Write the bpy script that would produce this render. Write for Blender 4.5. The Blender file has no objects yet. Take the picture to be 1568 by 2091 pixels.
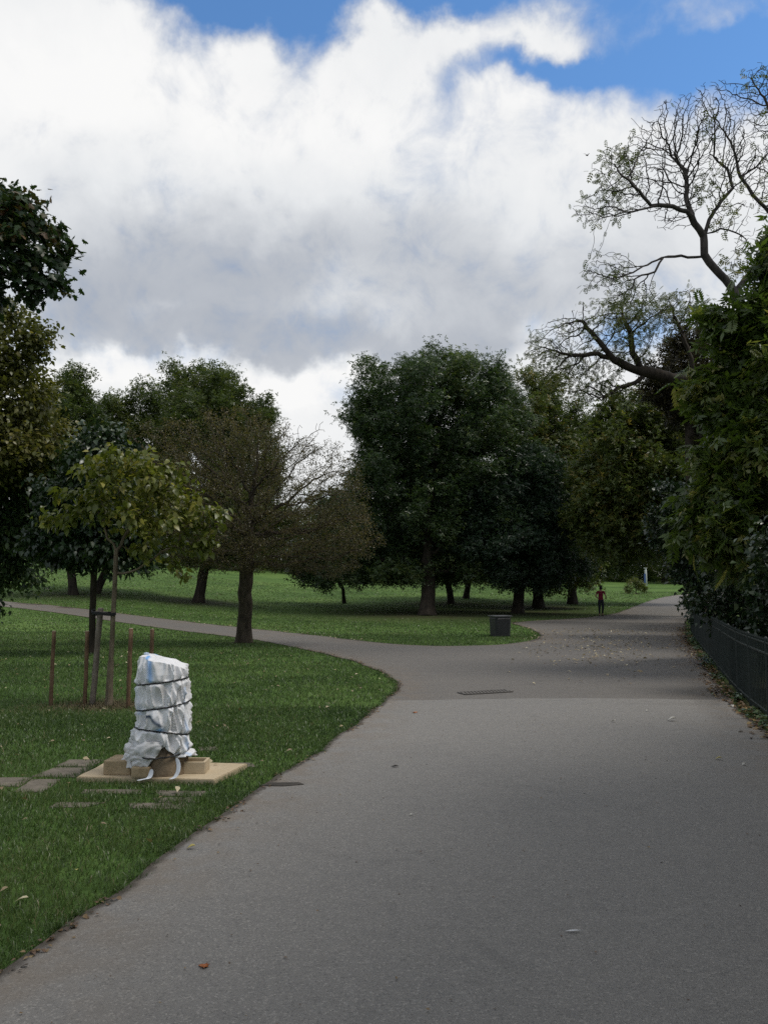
import bpy, bmesh, math, random
import numpy as np
from mathutils import Vector, geometry, noise as mnoise

R = math.radians
SC = bpy.context.scene
COL = SC.collection

# ------------------------------------------------------------------ camera
F = 1650.0                       # focal length in pixels of the 1568 x 2091 photograph
PITCH = math.atan(154.5 / F)
CAM_Z = 1.6
cam = bpy.data.cameras.new('camera')
cam.sensor_fit = 'VERTICAL'
cam.sensor_height = 36.0
cam.lens = 36.0 * F / 2091.0
cam.clip_start = 0.05
cam.clip_end = 3000
camo = bpy.data.objects.new('camera', cam)
COL.objects.link(camo)
camo.location = (0, 0, CAM_Z)
camo.rotation_euler = (R(90) + PITCH, 0, 0)
SC.camera = camo

# ------------------------------------------------------------------ render + exposure
SC.render.engine = 'CYCLES'
SC.view_settings.view_transform = 'Standard'
SC.view_settings.look = 'None'
SC.view_settings.exposure = 0.0
SC.view_settings.gamma = 1.0
SC.cycles.max_bounces = 7
SC.cycles.diffuse_bounces = 5
SC.cycles.glossy_bounces = 2
SC.cycles.transmission_bounces = 5
SC.cycles.sample_clamp_indirect = 4.0
SC.cycles.use_denoising = False

# ------------------------------------------------------------------ sun
SUN_AZ, SUN_EL = R(98), R(57)   # clockwise from the viewing direction (+Y)
sun = bpy.data.lights.new('sun', 'SUN')
sun.energy = 2.3
sun.angle = R(20)
sun.color = (1.0, 0.95, 0.87)
suno = bpy.data.objects.new('sun', sun)
COL.objects.link(suno)
sd = Vector((math.sin(SUN_AZ) * math.cos(SUN_EL), math.cos(SUN_AZ) * math.cos(SUN_EL), math.sin(SUN_EL)))
suno.rotation_euler = sd.to_track_quat('Z', 'Y').to_euler()


# ------------------------------------------------------------------ node helper
class NG:
    def __init__(self, tree):
        self.t = tree
        self.n = tree.nodes
        self.l = tree.links

    def put(self, sock, v):
        if hasattr(v, 'node'):
            self.l.new(v, sock)
        else:
            sock.default_value = v

    def m(self, op, a, b=0.0, c=0.0, clamp=False):
        n = self.n.new('ShaderNodeMath')
        n.operation = op
        n.use_clamp = clamp
        self.put(n.inputs[0], a)
        self.put(n.inputs[1], b)
        self.put(n.inputs[2], c)
        return n.outputs[0]

    def vm(self, op, a, b=(0, 0, 0), s=1.0):
        n = self.n.new('ShaderNodeVectorMath')
        n.operation = op
        self.put(n.inputs[0], a)
        self.put(n.inputs[1], b)
        if op == 'SCALE':
            self.put(n.inputs[3], s)
        return n.outputs[1] if op in ('LENGTH', 'DOT_PRODUCT') else n.outputs[0]

    def noise(self, vec, scale, detail=4.0, rough=0.55, dist=0.0, color=False):
        n = self.n.new('ShaderNodeTexNoise')
        self.put(n.inputs['Vector'], vec)
        n.inputs['Scale'].default_value = scale
        n.inputs['Detail'].default_value = detail
        n.inputs['Roughness'].default_value = rough
        n.inputs['Distortion'].default_value = dist
        return n.outputs['Color'] if color else n.outputs['Fac']

    def ss(self, x, lo, hi, a=0.0, b=1.0):
        n = self.n.new('ShaderNodeMapRange')
        n.interpolation_type = 'SMOOTHSTEP'
        self.put(n.inputs[0], x)
        n.inputs[1].default_value = lo
        n.inputs[2].default_value = hi
        n.inputs[3].default_value = a
        n.inputs[4].default_value = b
        return n.outputs[0]

    def mix(self, f, a, b, mode='MIX'):
        n = self.n.new('ShaderNodeMix')
        n.data_type = 'RGBA'
        n.blend_type = mode
        self.put(n.inputs[0], f)
        for s, v in ((n.inputs[6], a), (n.inputs[7], b)):
            if not hasattr(v, 'node') and len(v) == 3:
                v = (*v, 1)
            self.put(s, v)
        return n.outputs[2]

    def ramp(self, f, stops):
        n = self.n.new('ShaderNodeValToRGB')
        e = n.color_ramp.elements
        while len(e) < len(stops):
            e.new(0.5)
        for i, (p, c) in enumerate(stops):
            e[i].position = p
            e[i].color = (*c, 1)
        self.put(n.inputs[0], f)
        return n.outputs[0]

    def sep(self, v):
        n = self.n.new('ShaderNodeSeparateXYZ')
        self.put(n.inputs[0], v)
        return n.outputs

    def comb(self, x, y, z):
        n = self.n.new('ShaderNodeCombineXYZ')
        for i, v in enumerate((x, y, z)):
            self.put(n.inputs[i], v)
        return n.outputs[0]

    def coord(self, which='Object'):
        return self.n.new('ShaderNodeTexCoord').outputs[which]

    def attr(self, name):
        n = self.n.new('ShaderNodeAttribute')
        n.attribute_name = name
        return n.outputs['Fac']


# ------------------------------------------------------------------ picture <-> world helpers
CP, SP = math.cos(PITCH), math.sin(PITCH)


def ray(u, v):
    a, b = (u - 784) / F, -(v - 1045.5) / F
    return Vector((a, CP - b * SP, SP + b * CP))


def at(u, v, Y):
    d = ray(u, v)
    return Vector((0, 0, CAM_Z)) + d * (Y / d.y)


def softplus(t):
    return np.logaddexp(0, t)


def H(x, y):
    x = np.asarray(x, float)
    y = np.asarray(y, float)
    a = x / np.maximum(np.abs(y), 4.0)
    L = np.clip((-a - 0.02) / 0.40, 0, 1)
    L = L * L * (3 - 2 * L)
    Rr = np.clip((a - 0.05) / 0.3, 0, 1)
    Rr = Rr * Rr * (3 - 2 * Rr)
    s = 0.040 + 0.035 * L - 0.012 * Rr
    y0 = 43 - 11 * L
    return s * (4 * softplus((y - y0) / 4) - 4 * softplus((y - 170) / 4))


def h(x, y):
    return float(H(x, y))


def gnd(u, v):
    d = ray(u, v)
    t, st = 1.0, 0.25
    o = Vector((0, 0, CAM_Z))
    while t < 400:
        p = o + d * t
        if p.z < h(p.x, p.y):
            lo, hi = t - st, t
            for _ in range(30):
                mid = (lo + hi) / 2
                p = o + d * mid
                if p.z < h(p.x, p.y):
                    hi = mid
                else:
                    lo = mid
            p = o + d * hi
            return Vector((p.x, p.y, h(p.x, p.y)))
        t += st
    p = o + d * 250
    return Vector((p.x, p.y, h(p.x, p.y)))


# ------------------------------------------------------------------ sky: blue sky texture + cloud deck, by direction
def azel(u, v):
    d = ray(u, v).normalized()
    return math.atan2(d.x, d.y), math.asin(d.z)


world = bpy.data.worlds.new('World')
SC.world = world
world.use_nodes = True
wt = world.node_tree
wt.nodes.clear()
g = NG(wt)
SKY = 0.10
sky = wt.nodes.new('ShaderNodeTexSky')
sky.sky_type = 'NISHITA'
sky.sun_disc = False
sky.sun_elevation = SUN_EL
sky.sun_rotation = SUN_AZ
sky.ozone_density = 2.2
sky.air_density = 1.0
sky.dust_density = 0.3
dirv = g.coord('Generated')
x_, y_, z_ = g.sep(dirv)
zc = g.m('ADD', g.m('MAXIMUM', z_, 0.0), 0.16)
deck = g.comb(g.m('DIVIDE', x_, zc), g.m('DIVIDE', y_, zc), g.m('MULTIPLY', z_, 3.0))
w1 = g.noise(dirv, 7.0, 3, 0.5, color=True)
w2 = g.noise(dirv, 26.0, 4, 0.6, color=True)
warp = g.vm('ADD', g.vm('SCALE', g.vm('SUBTRACT', w1, (0.5, 0.5, 0.5)), s=0.16),
            g.vm('SCALE', g.vm('SUBTRACT', w2, (0.5, 0.5, 0.5)), s=0.055))
wx, wy, wz = g.sep(warp)
AZ = g.m('ADD', g.m('ARCTAN2', x_, y_), wx)
EL = g.m('ADD', g.m('ARCSINE', z_), g.m('MULTIPLY', wz, 0.75))


def blob(u, v, su, sv, w):
    a0, e0 = azel(u, v)
    a = g.m('DIVIDE', g.m('SUBTRACT', AZ, a0), su / F)
    e = g.m('DIVIDE', g.m('SUBTRACT', EL, e0), sv / F)
    q = g.m('ADD', g.m('MULTIPLY', a, a), g.m('MULTIPLY', e, e))
    return g.m('MULTIPLY', g.m('EXPONENT', g.m('MULTIPLY', q, -1.0)), w)


def total(lst, start):
    s = start
    for b in lst:
        s = g.m('ADD', s, blob(*b))
    return s


n_big = g.noise(deck, 0.9, 3, 0.5)
n_mid = g.noise(dirv, 9.0, 7, 0.6, 0.6)
n_fine = g.noise(dirv, 22.0, 6, 0.62, 0.4)
# where the blue shows through
cov = total([
    (430, 0, 165, 62, -1.25), (700, -60, 420, 80, -1.5), (1090, 150, 190, 26, -1.15),
    (1330, 80, 240, 85, -1.4), (1560, 115, 160, 90, -1.3), (1000, -90, 900, 110, -1.1),
    (620, 90, 70, 45, -0.7), (940, 20, 60, 50, -0.6),
    (1290, 680, 120, 40, -0.85), (95, 690, 40, 30, -0.5),
    (760, 70, 90, 60, 0.95), (900, 60, 80, 60, 0.95), (1120, 80, 110, 60, 0.95), (520, 80, 90, 60, 0.7),
    (90, 40, 150, 60, 0.5), (1430, 5, 130, 30, 0.55)], 1.0)
cov = g.m('ADD', cov, g.m('MULTIPLY', g.m('SUBTRACT', n_mid, 0.5), 1.3))
cov = g.m('ADD', cov, g.m('MULTIPLY', g.m('SUBTRACT', n_fine, 0.5), 0.95))
# broken deck elsewhere in the sky
far = g.ss(g.m('ABSOLUTE', AZ), 0.7, 1.3)
cov = g.m('SUBTRACT', cov, g.m('MULTIPLY', far, g.ss(n_big, 0.50, 0.75, 0.0, 1.3)))
mask = g.ss(cov, -0.20, 1.05)
# how bright the cloud is
bri = total([
    (400, 490, 330, 130, -0.19), (800, 530, 480, 120, -0.15), (330, 630, 260, 80, -0.14),
    (470, 700, 420, 50, -0.15), (500, 738, 300, 24, -0.14), (820, 690, 330, 60, -0.12), (1050, 620, 260, 90, -0.13), (1010, 725, 150, 40, -0.14), (1350, 480, 200, 200, -0.05),
    (170, 610, 120, 100, -0.10),
    (250, 765, 120, 30, 0.34), (640, 775, 130, 32, 0.30), (690, 610, 110, 60, 0.08), (310, 640, 50, 22, 0.08),
    (300, 230, 500, 130, 0.10), (1050, 230, 420, 60, 0.05), (1130, 690, 70, 30, 0.12)], 0.86)
bri = g.m('ADD', bri, g.m('MULTIPLY', g.m('SUBTRACT', n_mid, 0.5), 0.17))
bri = g.m('ADD', bri, g.m('MULTIPLY', g.m('SUBTRACT', n_fine, 0.5), 0.06))
bri = g.m('SUBTRACT', bri, g.m('MULTIPLY', far, g.ss(n_big, 0.3, 0.6, 0.26, 0.06)))
ccol = g.ramp(bri, [(0.0, (0.22, 0.25, 0.32)), (0.42, (0.35, 0.385, 0.45)), (0.62, (0.50, 0.53, 0.58)),
                    (0.80, (0.80, 0.82, 0.84)), (0.95, (0.95, 0.95, 0.945))])
thin = g.ss(cov, 0.2, 1.1, 0.80, 1.0)
ccol = g.mix(1.0, ccol, g.comb(thin, thin, thin), 'MULTIPLY')
cl = g.vm('SCALE', ccol, s=1.0 / SKY)
skyc = g.mix(1.0, sky.outputs[0], (1.05, 1.50, 1.80), 'MULTIPLY')
fin = g.mix(mask, skyc, cl)
bg = wt.nodes.new('ShaderNodeBackground')
bg.inputs[1].default_value = SKY
wt.links.new(fin, bg.inputs[0])
wo = wt.nodes.new('ShaderNodeOutputWorld')
wt.links.new(bg.outputs[0], wo.inputs[0])


# ------------------------------------------------------------------ object helpers
def tag(o, label=None, cat=None, group=None, kind=None):
    if label:
        o['label'] = label
    if cat:
        o['category'] = cat
    if group:
        o['group'] = group
    if kind:
        o['kind'] = kind
    return o


def root(name, loc, label, cat, group=None, rz=0.0):
    o = bpy.data.objects.new(name, None)
    o.empty_display_size = 0.2
    COL.objects.link(o)
    o.location = loc
    o.rotation_euler = (0, 0, rz)
    return tag(o, label, cat, group)


def link(name, me, mat, parent=None):
    o = bpy.data.objects.new(name, me)
    COL.objects.link(o)
    if mat is not None:
        for m_ in (mat if isinstance(mat, (list, tuple)) else [mat]):
            me.materials.append(m_)
    if parent is not None:
        o.parent = parent
    return o


def np_mesh(name, V, Fs, attrs=None, smooth=False):
    """V (n,3); Fs list of (m,k) int arrays"""
    me = bpy.data.meshes.new(name)
    V = np.asarray(V, np.float32)
    me.vertices.add(len(V))
    me.vertices.foreach_set('co', V.ravel())
    loops = np.concatenate([f.ravel() for f in Fs]).astype(np.int32)
    sizes = np.concatenate([np.full(len(f), f.shape[1]) for f in Fs]).astype(np.int32)
    me.loops.add(len(loops))
    me.loops.foreach_set('vertex_index', loops)
    me.polygons.add(len(sizes))
    st = np.concatenate([[0], np.cumsum(sizes)[:-1]]).astype(np.int32)
    me.polygons.foreach_set('loop_start', st)
    if smooth:
        me.polygons.foreach_set('use_smooth', np.ones(len(sizes), bool))
    for k, a in (attrs or {}).items():
        at_ = me.attributes.new(k, 'FLOAT', 'POINT')
        at_.data.foreach_set('value', np.asarray(a, np.float32))
    me.update(calc_edges=True)
    return me


def bm_obj(name, bm, mat, parent=None, smooth=False):
    me = bpy.data.meshes.new(name)
    bm.normal_update()
    bm.to_mesh(me)
    bm.free()
    if smooth:
        for p in me.polygons:
            p.use_smooth = True
    return link(name, me, mat, parent)


def add_box(bm, c, s, rz=0.0, bevel=0.0, jitter=0.0, rng=None):
    r = bmesh.ops.create_cube(bm, size=1.0)
    vs = r['verts']
    cs, sn = math.cos(rz), math.sin(rz)
    for v in vs:
        x, y, z = v.co.x * s[0], v.co.y * s[1], v.co.z * s[2]
        if jitter:
            x += rng.uniform(-jitter, jitter)
            y += rng.uniform(-jitter, jitter)
        v.co = (c[0] + x * cs - y * sn, c[1] + x * sn + y * cs, c[2] + z)
    if bevel:
        es = list({e for v in vs for e in v.link_edges})
        bmesh.ops.bevel(bm, geom=es, offset=bevel, segments=2, affect='EDGES', profile=0.6)


def add_tube(bm, pts, rad, k=8, caps=True, flat=None):
    """tube through points; rad scalar or list; flat=(w,t) makes a ribbon-like oval"""
    pts = [Vector(p) for p in pts]
    n = len(pts)
    rads = rad if isinstance(rad, (list, tuple)) else [rad] * n
    rings = []
    ref = Vector((0.31, 0.87, 0.12))
    for i, p in enumerate(pts):
        t = (pts[min(i + 1, n - 1)] - pts[max(i - 1, 0)]).normalized()
        a = t.cross(ref)
        if a.length < 0.05:
            a = t.cross(Vector((1, 0, 0)))
        a.normalize()
        b = t.cross(a).normalized()
        ring = []
        for j in range(k):
            th = 2 * math.pi * j / k
            ring.append(bm.verts.new(p + (a * math.cos(th) + b * math.sin(th)) * rads[i]))
        rings.append(ring)
    for i in range(n - 1):
        for j in range(k):
            bm.faces.new((rings[i][j], rings[i][(j + 1) % k], rings[i + 1][(j + 1) % k], rings[i + 1][j]))
    if caps:
        bm.faces.new(list(reversed(rings[0])))
        bm.faces.new(rings[-1])


def vnoise(P, seed=0.0):
    P = np.asarray(P, float) + seed * 17.13
    i = np.floor(P)
    f = P - i
    f = f * f * (3 - 2 * f)

    def hsh(ix, iy, iz):
        q = np.sin(ix * 127.1 + iy * 311.7 + iz * 74.7) * 43758.5453
        return q - np.floor(q)
    r = 0
    for dx in (0, 1):
        for dy in (0, 1):
            for dz in (0, 1):
                w = (f[:, 0] if dx else 1 - f[:, 0]) * (f[:, 1] if dy else 1 - f[:, 1]) * (f[:, 2] if dz else 1 - f[:, 2])
                r = r + w * hsh(i[:, 0] + dx, i[:, 1] + dy, i[:, 2] + dz)
    return r


# ------------------------------------------------------------------ materials
def new_mat(name):
    m_ = bpy.data.materials.new(name)
    m_.use_nodes = True
    t = m_.node_tree
    t.nodes.clear()
    return m_, NG(t)


def finish(gg, shader):
    o = gg.n.new('ShaderNodeOutputMaterial')
    gg.l.new(shader, o.inputs[0])


def bsdf(gg, col, rough=0.7, spec=0.3, metal=0.0, bump=None, bstr=0.3, bdist=0.01):
    b = gg.n.new('ShaderNodeBsdfPrincipled')
    gg.put(b.inputs['Base Color'], (*col, 1) if not hasattr(col, 'node') and len(col) == 3 else col)
    gg.put(b.inputs['Roughness'], rough)
    gg.put(b.inputs['Specular IOR Level'], spec)
    gg.put(b.inputs['Metallic'], metal)
    if bump is not None:
        bn = gg.n.new('ShaderNodeBump')
        bn.inputs['Strength'].default_value = bstr
        bn.inputs['Distance'].default_value = bdist
        gg.put(bn.inputs['Height'], bump)
        gg.l.new(bn.outputs[0], b.inputs['Normal'])
    return b.outputs[0]


def leaf_mat(name, dark, mid, light, rough=0.38, spec=0.42, trans=0.38, gain=1.22):
    dark, mid, light = [tuple(c * gain for c in k) for k in (dark, mid, light)]
    m_, gg = new_mat(name)
    tone = gg.attr('tone')
    c = gg.ramp(tone, [(0.0, dark), (0.55, mid), (0.93, light)])
    p = bsdf(gg, c, rough, spec)
    tr = gg.n.new('ShaderNodeBsdfTranslucent')
    gg.put(tr.inputs[0], gg.mix(1.0, c, (1.3, 1.35, 0.7), 'MULTIPLY'))
    mx = gg.n.new('ShaderNodeMixShader')
    mx.inputs[0].default_value = trans
    gg.l.new(p, mx.inputs[1])
    gg.l.new(tr.outputs[0], mx.inputs[2])
    finish(gg, mx.outputs[0])
    return m_


def bark_mat(name, c1, c2, scale=8.0):
    m_, gg = new_mat(name)
    co = gg.coord('Object')
    st = gg.vm('MULTIPLY', co, (1, 1, 0.22))
    n1 = gg.noise(st, scale, 6, 0.65, 0.4)
    n2 = gg.noise(co, scale * 0.35, 3, 0.5)
    f = gg.m('ADD', gg.m('MULTIPLY', n1, 0.75), gg.m('MULTIPLY', n2, 0.35))
    c = gg.ramp(f, [(0.38, c1), (0.72, c2)])
    finish(gg, bsdf(gg, c, 0.9, 0.15, bump=n1, bstr=0.9, bdist=0.03))
    return m_


def plain_mat(name, c1, c2, scale=6.0, rough=0.8, spec=0.3, bstr=0.25, bdist=0.005, metal=0.0):
    m_, gg = new_mat(name)
    co = gg.coord('Object')
    n1 = gg.noise(co, scale, 6, 0.6, 0.2)
    n2 = gg.noise(co, scale * 7, 4, 0.6)
    f = gg.m('ADD', gg.m('MULTIPLY', n1, 0.7), gg.m('MULTIPLY', n2, 0.3))
    c = gg.ramp(f, [(0.32, c1), (0.68, c2)])
    finish(gg, bsdf(gg, c, rough, spec, metal, bump=n2, bstr=bstr, bdist=bdist))
    return m_


def path_mat(name, base, warm, seed):
    m_, gg = new_mat(name)
    co = gg.vm('ADD', gg.coord('Object'), (seed, seed * 2, 0))
    big = gg.noise(co, 0.35, 4, 0.55, 0.5)
    stre = gg.noise(gg.vm('MULTIPLY', co, (0.35, 1.7, 1)), 0.9, 5, 0.62, 0.8)
    mid = gg.noise(co, 9.0, 4, 0.6)
    fine = gg.noise(co, 90.0, 3, 0.7)
    vor = gg.n.new('ShaderNodeTexVoronoi')
    gg.put(vor.inputs['Vector'], co)
    vor.inputs['Scale'].default_value = 120.0
    vc = gg.sep(vor.outputs['Color'])[0]
    fleck = gg.ss(vc, 0.80, 0.98)
    pit = gg.ss(vc, 0.16, 0.02)
    c = gg.mix(big, base, warm)
    c = gg.mix(gg.ss(stre, 0.52, 0.80, 0.0, 0.34), c, tuple(0.50 * b for b in base))
    c = gg.mix(gg.ss(mid, 0.45, 0.8, 0.0, 0.35), c, tuple(0.7 * b for b in base))
    c = gg.mix(gg.m('MULTIPLY', fleck, 0.42), c, tuple(min(1, 1.9 * b) for b in warm))
    c = gg.mix(gg.m('MULTIPLY', pit, 0.42), c, tuple(0.35 * b for b in base))
    c = gg.mix(gg.ss(fine, 0.35, 0.65, 0.22, 0.0), c, tuple(0.45 * b for b in base))
    blot = gg.noise(co, 1.15, 6, 0.68, 1.2)
    c = gg.mix(gg.ss(blot, 0.58, 0.72, 0.0, 0.30), c, tuple(0.55 * b for b in base))
    c = gg.mix(gg.ss(blot, 0.42, 0.28, 0.0, 0.25), c, tuple(1.25 * b for b in warm))
    # soil and dust washed out along the edges of the path
    ed = gg.attr('edge')
    dirt = gg.m('MULTIPLY', ed, gg.ss(gg.noise(co, 3.0, 5, 0.65), 0.35, 0.65))
    c = gg.mix(gg.m('MULTIPLY', dirt, 0.65), c, (0.15, 0.115, 0.080))
    soil = gg.m('MULTIPLY', gg.ss(gg.m('ADD', ed, gg.m('MULTIPLY', gg.noise(co, 11.0, 4, 0.6), 0.16)), 0.94, 1.04), 0.85)
    c = gg.mix(soil, c, (0.034, 0.025, 0.016))
    hgt = gg.m('ADD', fine, gg.m('MULTIPLY', vor.outputs['Distance'], 0.6))
    finish(gg, bsdf(gg, c, 0.66, 0.42, bump=hgt, bstr=0.55, bdist=0.006))
    return m_


M = {}
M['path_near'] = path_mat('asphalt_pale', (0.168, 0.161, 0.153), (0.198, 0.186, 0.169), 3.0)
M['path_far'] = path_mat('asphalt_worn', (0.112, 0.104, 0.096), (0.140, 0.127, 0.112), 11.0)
M['bark_dark'] = bark_mat('bark_dark', (0.012, 0.010, 0.008), (0.050, 0.040, 0.030))
M['bark_hawthorn'] = bark_mat('bark_hawthorn', (0.026, 0.021, 0.017), (0.100, 0.080, 0.060), 10)
M['bark_grey'] = bark_mat('bark_grey', (0.020, 0.018, 0.018), (0.080, 0.070, 0.064))
M['bark_young'] = bark_mat('bark_young', (0.085, 0.068, 0.046), (0.210, 0.170, 0.120), 20)
M['stake'] = bark_mat('stake_wood', (0.080, 0.050, 0.032), (0.200, 0.128, 0.080), 24)
M['stake_grey'] = bark_mat('stake_grey', (0.110, 0.090, 0.070), (0.250, 0.215, 0.180), 24)
M['end_wood'] = plain_mat('end_wood', (0.38, 0.31, 0.22), (0.52, 0.44, 0.33), 30)
M['rubber'] = plain_mat('rubber', (0.010, 0.010, 0.011), (0.022, 0.022, 0.024), 20, 0.6, 0.4)
M['stone'] = plain_mat('stone_warm', (0.23, 0.170, 0.100), (0.42, 0.330, 0.210), 7, 0.9, 0.2, 0.4, 0.01)
M['slab'] = plain_mat('stone_slab', (0.36, 0.290, 0.190), (0.50, 0.410, 0.285), 4, 0.9, 0.2, 0.3, 0.006)
M['pillar'] = plain_mat('stone_pillar', (0.10, 0.075, 0.050), (0.24, 0.185, 0.125), 9, 0.9, 0.2, 0.5, 0.01)
M['paving'] = plain_mat('paving_grey', (0.085, 0.076, 0.062), (0.170, 0.148, 0.120), 8, 0.9, 0.2, 0.5, 0.008)
M['iron'] = plain_mat('iron_painted', (0.007, 0.012, 0.011), (0.015, 0.024, 0.022), 12, 0.55, 0.35)
M['iron_bin'] = plain_mat('bin_black', (0.008, 0.008, 0.010), (0.020, 0.020, 0.024), 12, 0.5, 0.5)
M['bin_top'] = plain_mat('bin_top', (0.06, 0.06, 0.065), (0.11, 0.11, 0.115), 12, 0.5, 0.5)
M['grate'] = plain_mat('grate_iron', (0.090, 0.084, 0.078), (0.15, 0.14, 0.13), 30, 0.8, 0.3)
M['hole'] = plain_mat('grate_pit', (0.042, 0.038, 0.036), (0.060, 0.056, 0.052), 30, 0.9, 0.1)
M['patch'] = plain_mat('patch_dark', (0.030, 0.027, 0.024), (0.075, 0.068, 0.060), 14, 0.9, 0.2, 0.6, 0.01)
M['white_paint'] = plain_mat('white_paint', (0.50, 0.50, 0.50), (0.70, 0.70, 0.70), 8, 0.6, 0.4)
M['blue_paint'] = plain_mat('blue_paint', (0.03, 0.07, 0.20), (0.05, 0.10, 0.28), 8, 0.5, 0.4)
M['webbing'] = plain_mat('webbing_white', (0.42, 0.46, 0.52), (0.62, 0.64, 0.68), 40, 0.7, 0.3)
M['skin'] = plain_mat('skin', (0.22, 0.12, 0.08), (0.28, 0.16, 0.11), 10, 0.6, 0.3)
M['red_cloth'] = plain_mat('red_cloth', (0.11, 0.006, 0.020), (0.16, 0.010, 0.030), 20, 0.85, 0.2)
M['dark_cloth'] = plain_mat('dark_cloth', (0.010, 0.011, 0.016), (0.018, 0.019, 0.026), 20, 0.85, 0.2)
M['hair'] = plain_mat('hair_dark', (0.006, 0.005, 0.004), (0.014, 0.011, 0.009), 60, 0.5, 0.4)
M['shoe'] = plain_mat('shoe', (0.02, 0.018, 0.018), (0.05, 0.04, 0.04), 20, 0.7, 0.3)


def grass_blade_mat():
    m_, gg = new_mat('grass_blades')
    tone = gg.attr('tone')
    co = gg.coord('Object')
    pat = gg.noise(co, 0.55, 5, 0.62, 0.4)
    f = gg.m('ADD', gg.m('MULTIPLY', tone, 0.62), gg.m('MULTIPLY', gg.m('SUBTRACT', pat, 0.33), 1.05), clamp=True)
    c = gg.ramp(f, [(0.0, (0.026, 0.052, 0.014)), (0.42, (0.060, 0.106, 0.026)), (0.74, (0.105, 0.155, 0.042)),
                    (0.90, (0.150, 0.170, 0.065)), (1.0, (0.26, 0.22, 0.12))])
    p = bsdf(gg, c, 0.36, 0.45)
    tr = gg.n.new('ShaderNodeBsdfTranslucent')
    gg.put(tr.inputs[0], c)
    mx = gg.n.new('ShaderNodeMixShader')
    mx.inputs[0].default_value = 0.42
    gg.l.new(p, mx.inputs[1])
    gg.l.new(tr.outputs[0], mx.inputs[2])
    finish(gg, mx.outputs[0])
    return m_


def ground_mat():
    m_, gg = new_mat('lawn_ground')
    co = gg.coord('Object')
    big = gg.noise(co, 0.12, 4, 0.55, 0.3)
    mid = gg.noise(co, 1.4, 6, 0.65, 0.4)
    fine = gg.noise(gg.vm('MULTIPLY', co, (1, 1, 1)), 14.0, 5, 0.7)
    f = gg.m('ADD', gg.m('MULTIPLY', big, 0.45), gg.m('ADD', gg.m('MULTIPLY', mid, 0.35), gg.m('MULTIPLY', fine, 0.30)))
    c = gg.ramp(f, [(0.36, (0.026, 0.048, 0.013)), (0.52, (0.062, 0.115, 0.028)), (0.66, (0.110, 0.175, 0.046)),
                    (0.80, (0.190, 0.190, 0.080))])
    # worn earth round the tree feet, darkened to paint in canopy shade
    w = gg.attr('worn')
    wn = gg.m('MULTIPLY', w, gg.ss(mid, 0.25, 0.6, 0.5, 1.0))
    c = gg.mix(gg.m('MULTIPLY', wn, 0.9), c, (0.032, 0.026, 0.015))
    finish(gg, bsdf(gg, c, 0.95, 0.1, bump=fine, bstr=0.8, bdist=0.05))
    return m_


M['grass'] = grass_blade_mat()
M['ground'] = ground_mat()

# leaves
M['lf_ash'] = leaf_mat('leaves_ash', (0.016, 0.032, 0.013), (0.045, 0.075, 0.027), (0.110, 0.135, 0.040))
M['lf_ash_warm'] = leaf_mat('leaves_ash_warm', (0.034, 0.052, 0.014), (0.086, 0.112, 0.030), (0.190, 0.150, 0.042))
M['lf_blue'] = leaf_mat('leaves_bluish', (0.010, 0.022, 0.013), (0.026, 0.048, 0.026), (0.052, 0.080, 0.038))
M['lf_back'] = leaf_mat('leaves_back', (0.022, 0.038, 0.011), (0.056, 0.080, 0.023), (0.115, 0.130, 0.038))
M['lf_maple'] = leaf_mat('leaves_maple', (0.012, 0.026, 0.010), (0.026, 0.048, 0.016), (0.110, 0.050, 0.020), trans=0.25)
M['lf_yellowish'] = leaf_mat('leaves_yellowish', (0.040, 0.048, 0.012), (0.090, 0.095, 0.026), (0.150, 0.130, 0.040))
M['lf_young'] = leaf_mat('leaves_young', (0.060, 0.082, 0.014), (0.130, 0.150, 0.028), (0.300, 0.270, 0.075), rough=0.36, spec=0.45, trans=0.38, gain=1.0)
M['lf_dark'] = leaf_mat('leaves_dark', (0.010, 0.022, 0.010), (0.022, 0.042, 0.018), (0.050, 0.070, 0.026), rough=0.32, spec=0.5, trans=0.2, gain=1.1)
M['lf_haw'] = leaf_mat('leaves_hawthorn', (0.040, 0.038, 0.018), (0.078, 0.070, 0.032), (0.160, 0.120, 0.055))
M['lf_rob'] = leaf_mat('leaves_robinia', (0.045, 0.060, 0.016), (0.085, 0.105, 0.028), (0.200, 0.170, 0.060), trans=0.35)
M['lf_walnut'] = leaf_mat('leaves_right', (0.036, 0.062, 0.014), (0.080, 0.120, 0.024), (0.260, 0.240, 0.080), rough=0.34, spec=0.6, trans=0.42, gain=1.12)
M['lf_conifer'] = leaf_mat('leaves_brownish', (0.018, 0.016, 0.010), (0.038, 0.034, 0.018), (0.080, 0.060, 0.030))
M['lf_fallen'] = leaf_mat('leaves_fallen', (0.090, 0.055, 0.028), (0.260, 0.200, 0.110), (0.520, 0.460, 0.300), trans=0.1, gain=1.0)
M['lf_litter'] = leaf_mat('leaves_litter', (0.035, 0.022, 0.012), (0.110, 0.060, 0.028), (0.240, 0.170, 0.070), trans=0.1, gain=1.0)
M['lf_ivy'] = leaf_mat('leaves_ivy', (0.012, 0.030, 0.012), (0.030, 0.060, 0.020), (0.085, 0.120, 0.050), rough=0.3, spec=0.6, trans=0.1, gain=1.0)

# ------------------------------------------------------------------ ground outlines (traced on the terrain)
rs = np.random.RandomState(7)


def densify(pts, step):
    out = []
    for a, b in zip(pts[:-1], pts[1:]):
        a, b = np.array(a), np.array(b)
        n = max(1, int(np.linalg.norm(b - a) / step))
        for i in range(n):
            out.append(a + (b - a) * i / n)
    out.append(np.array(pts[-1]))
    return np.array(out)


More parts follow.
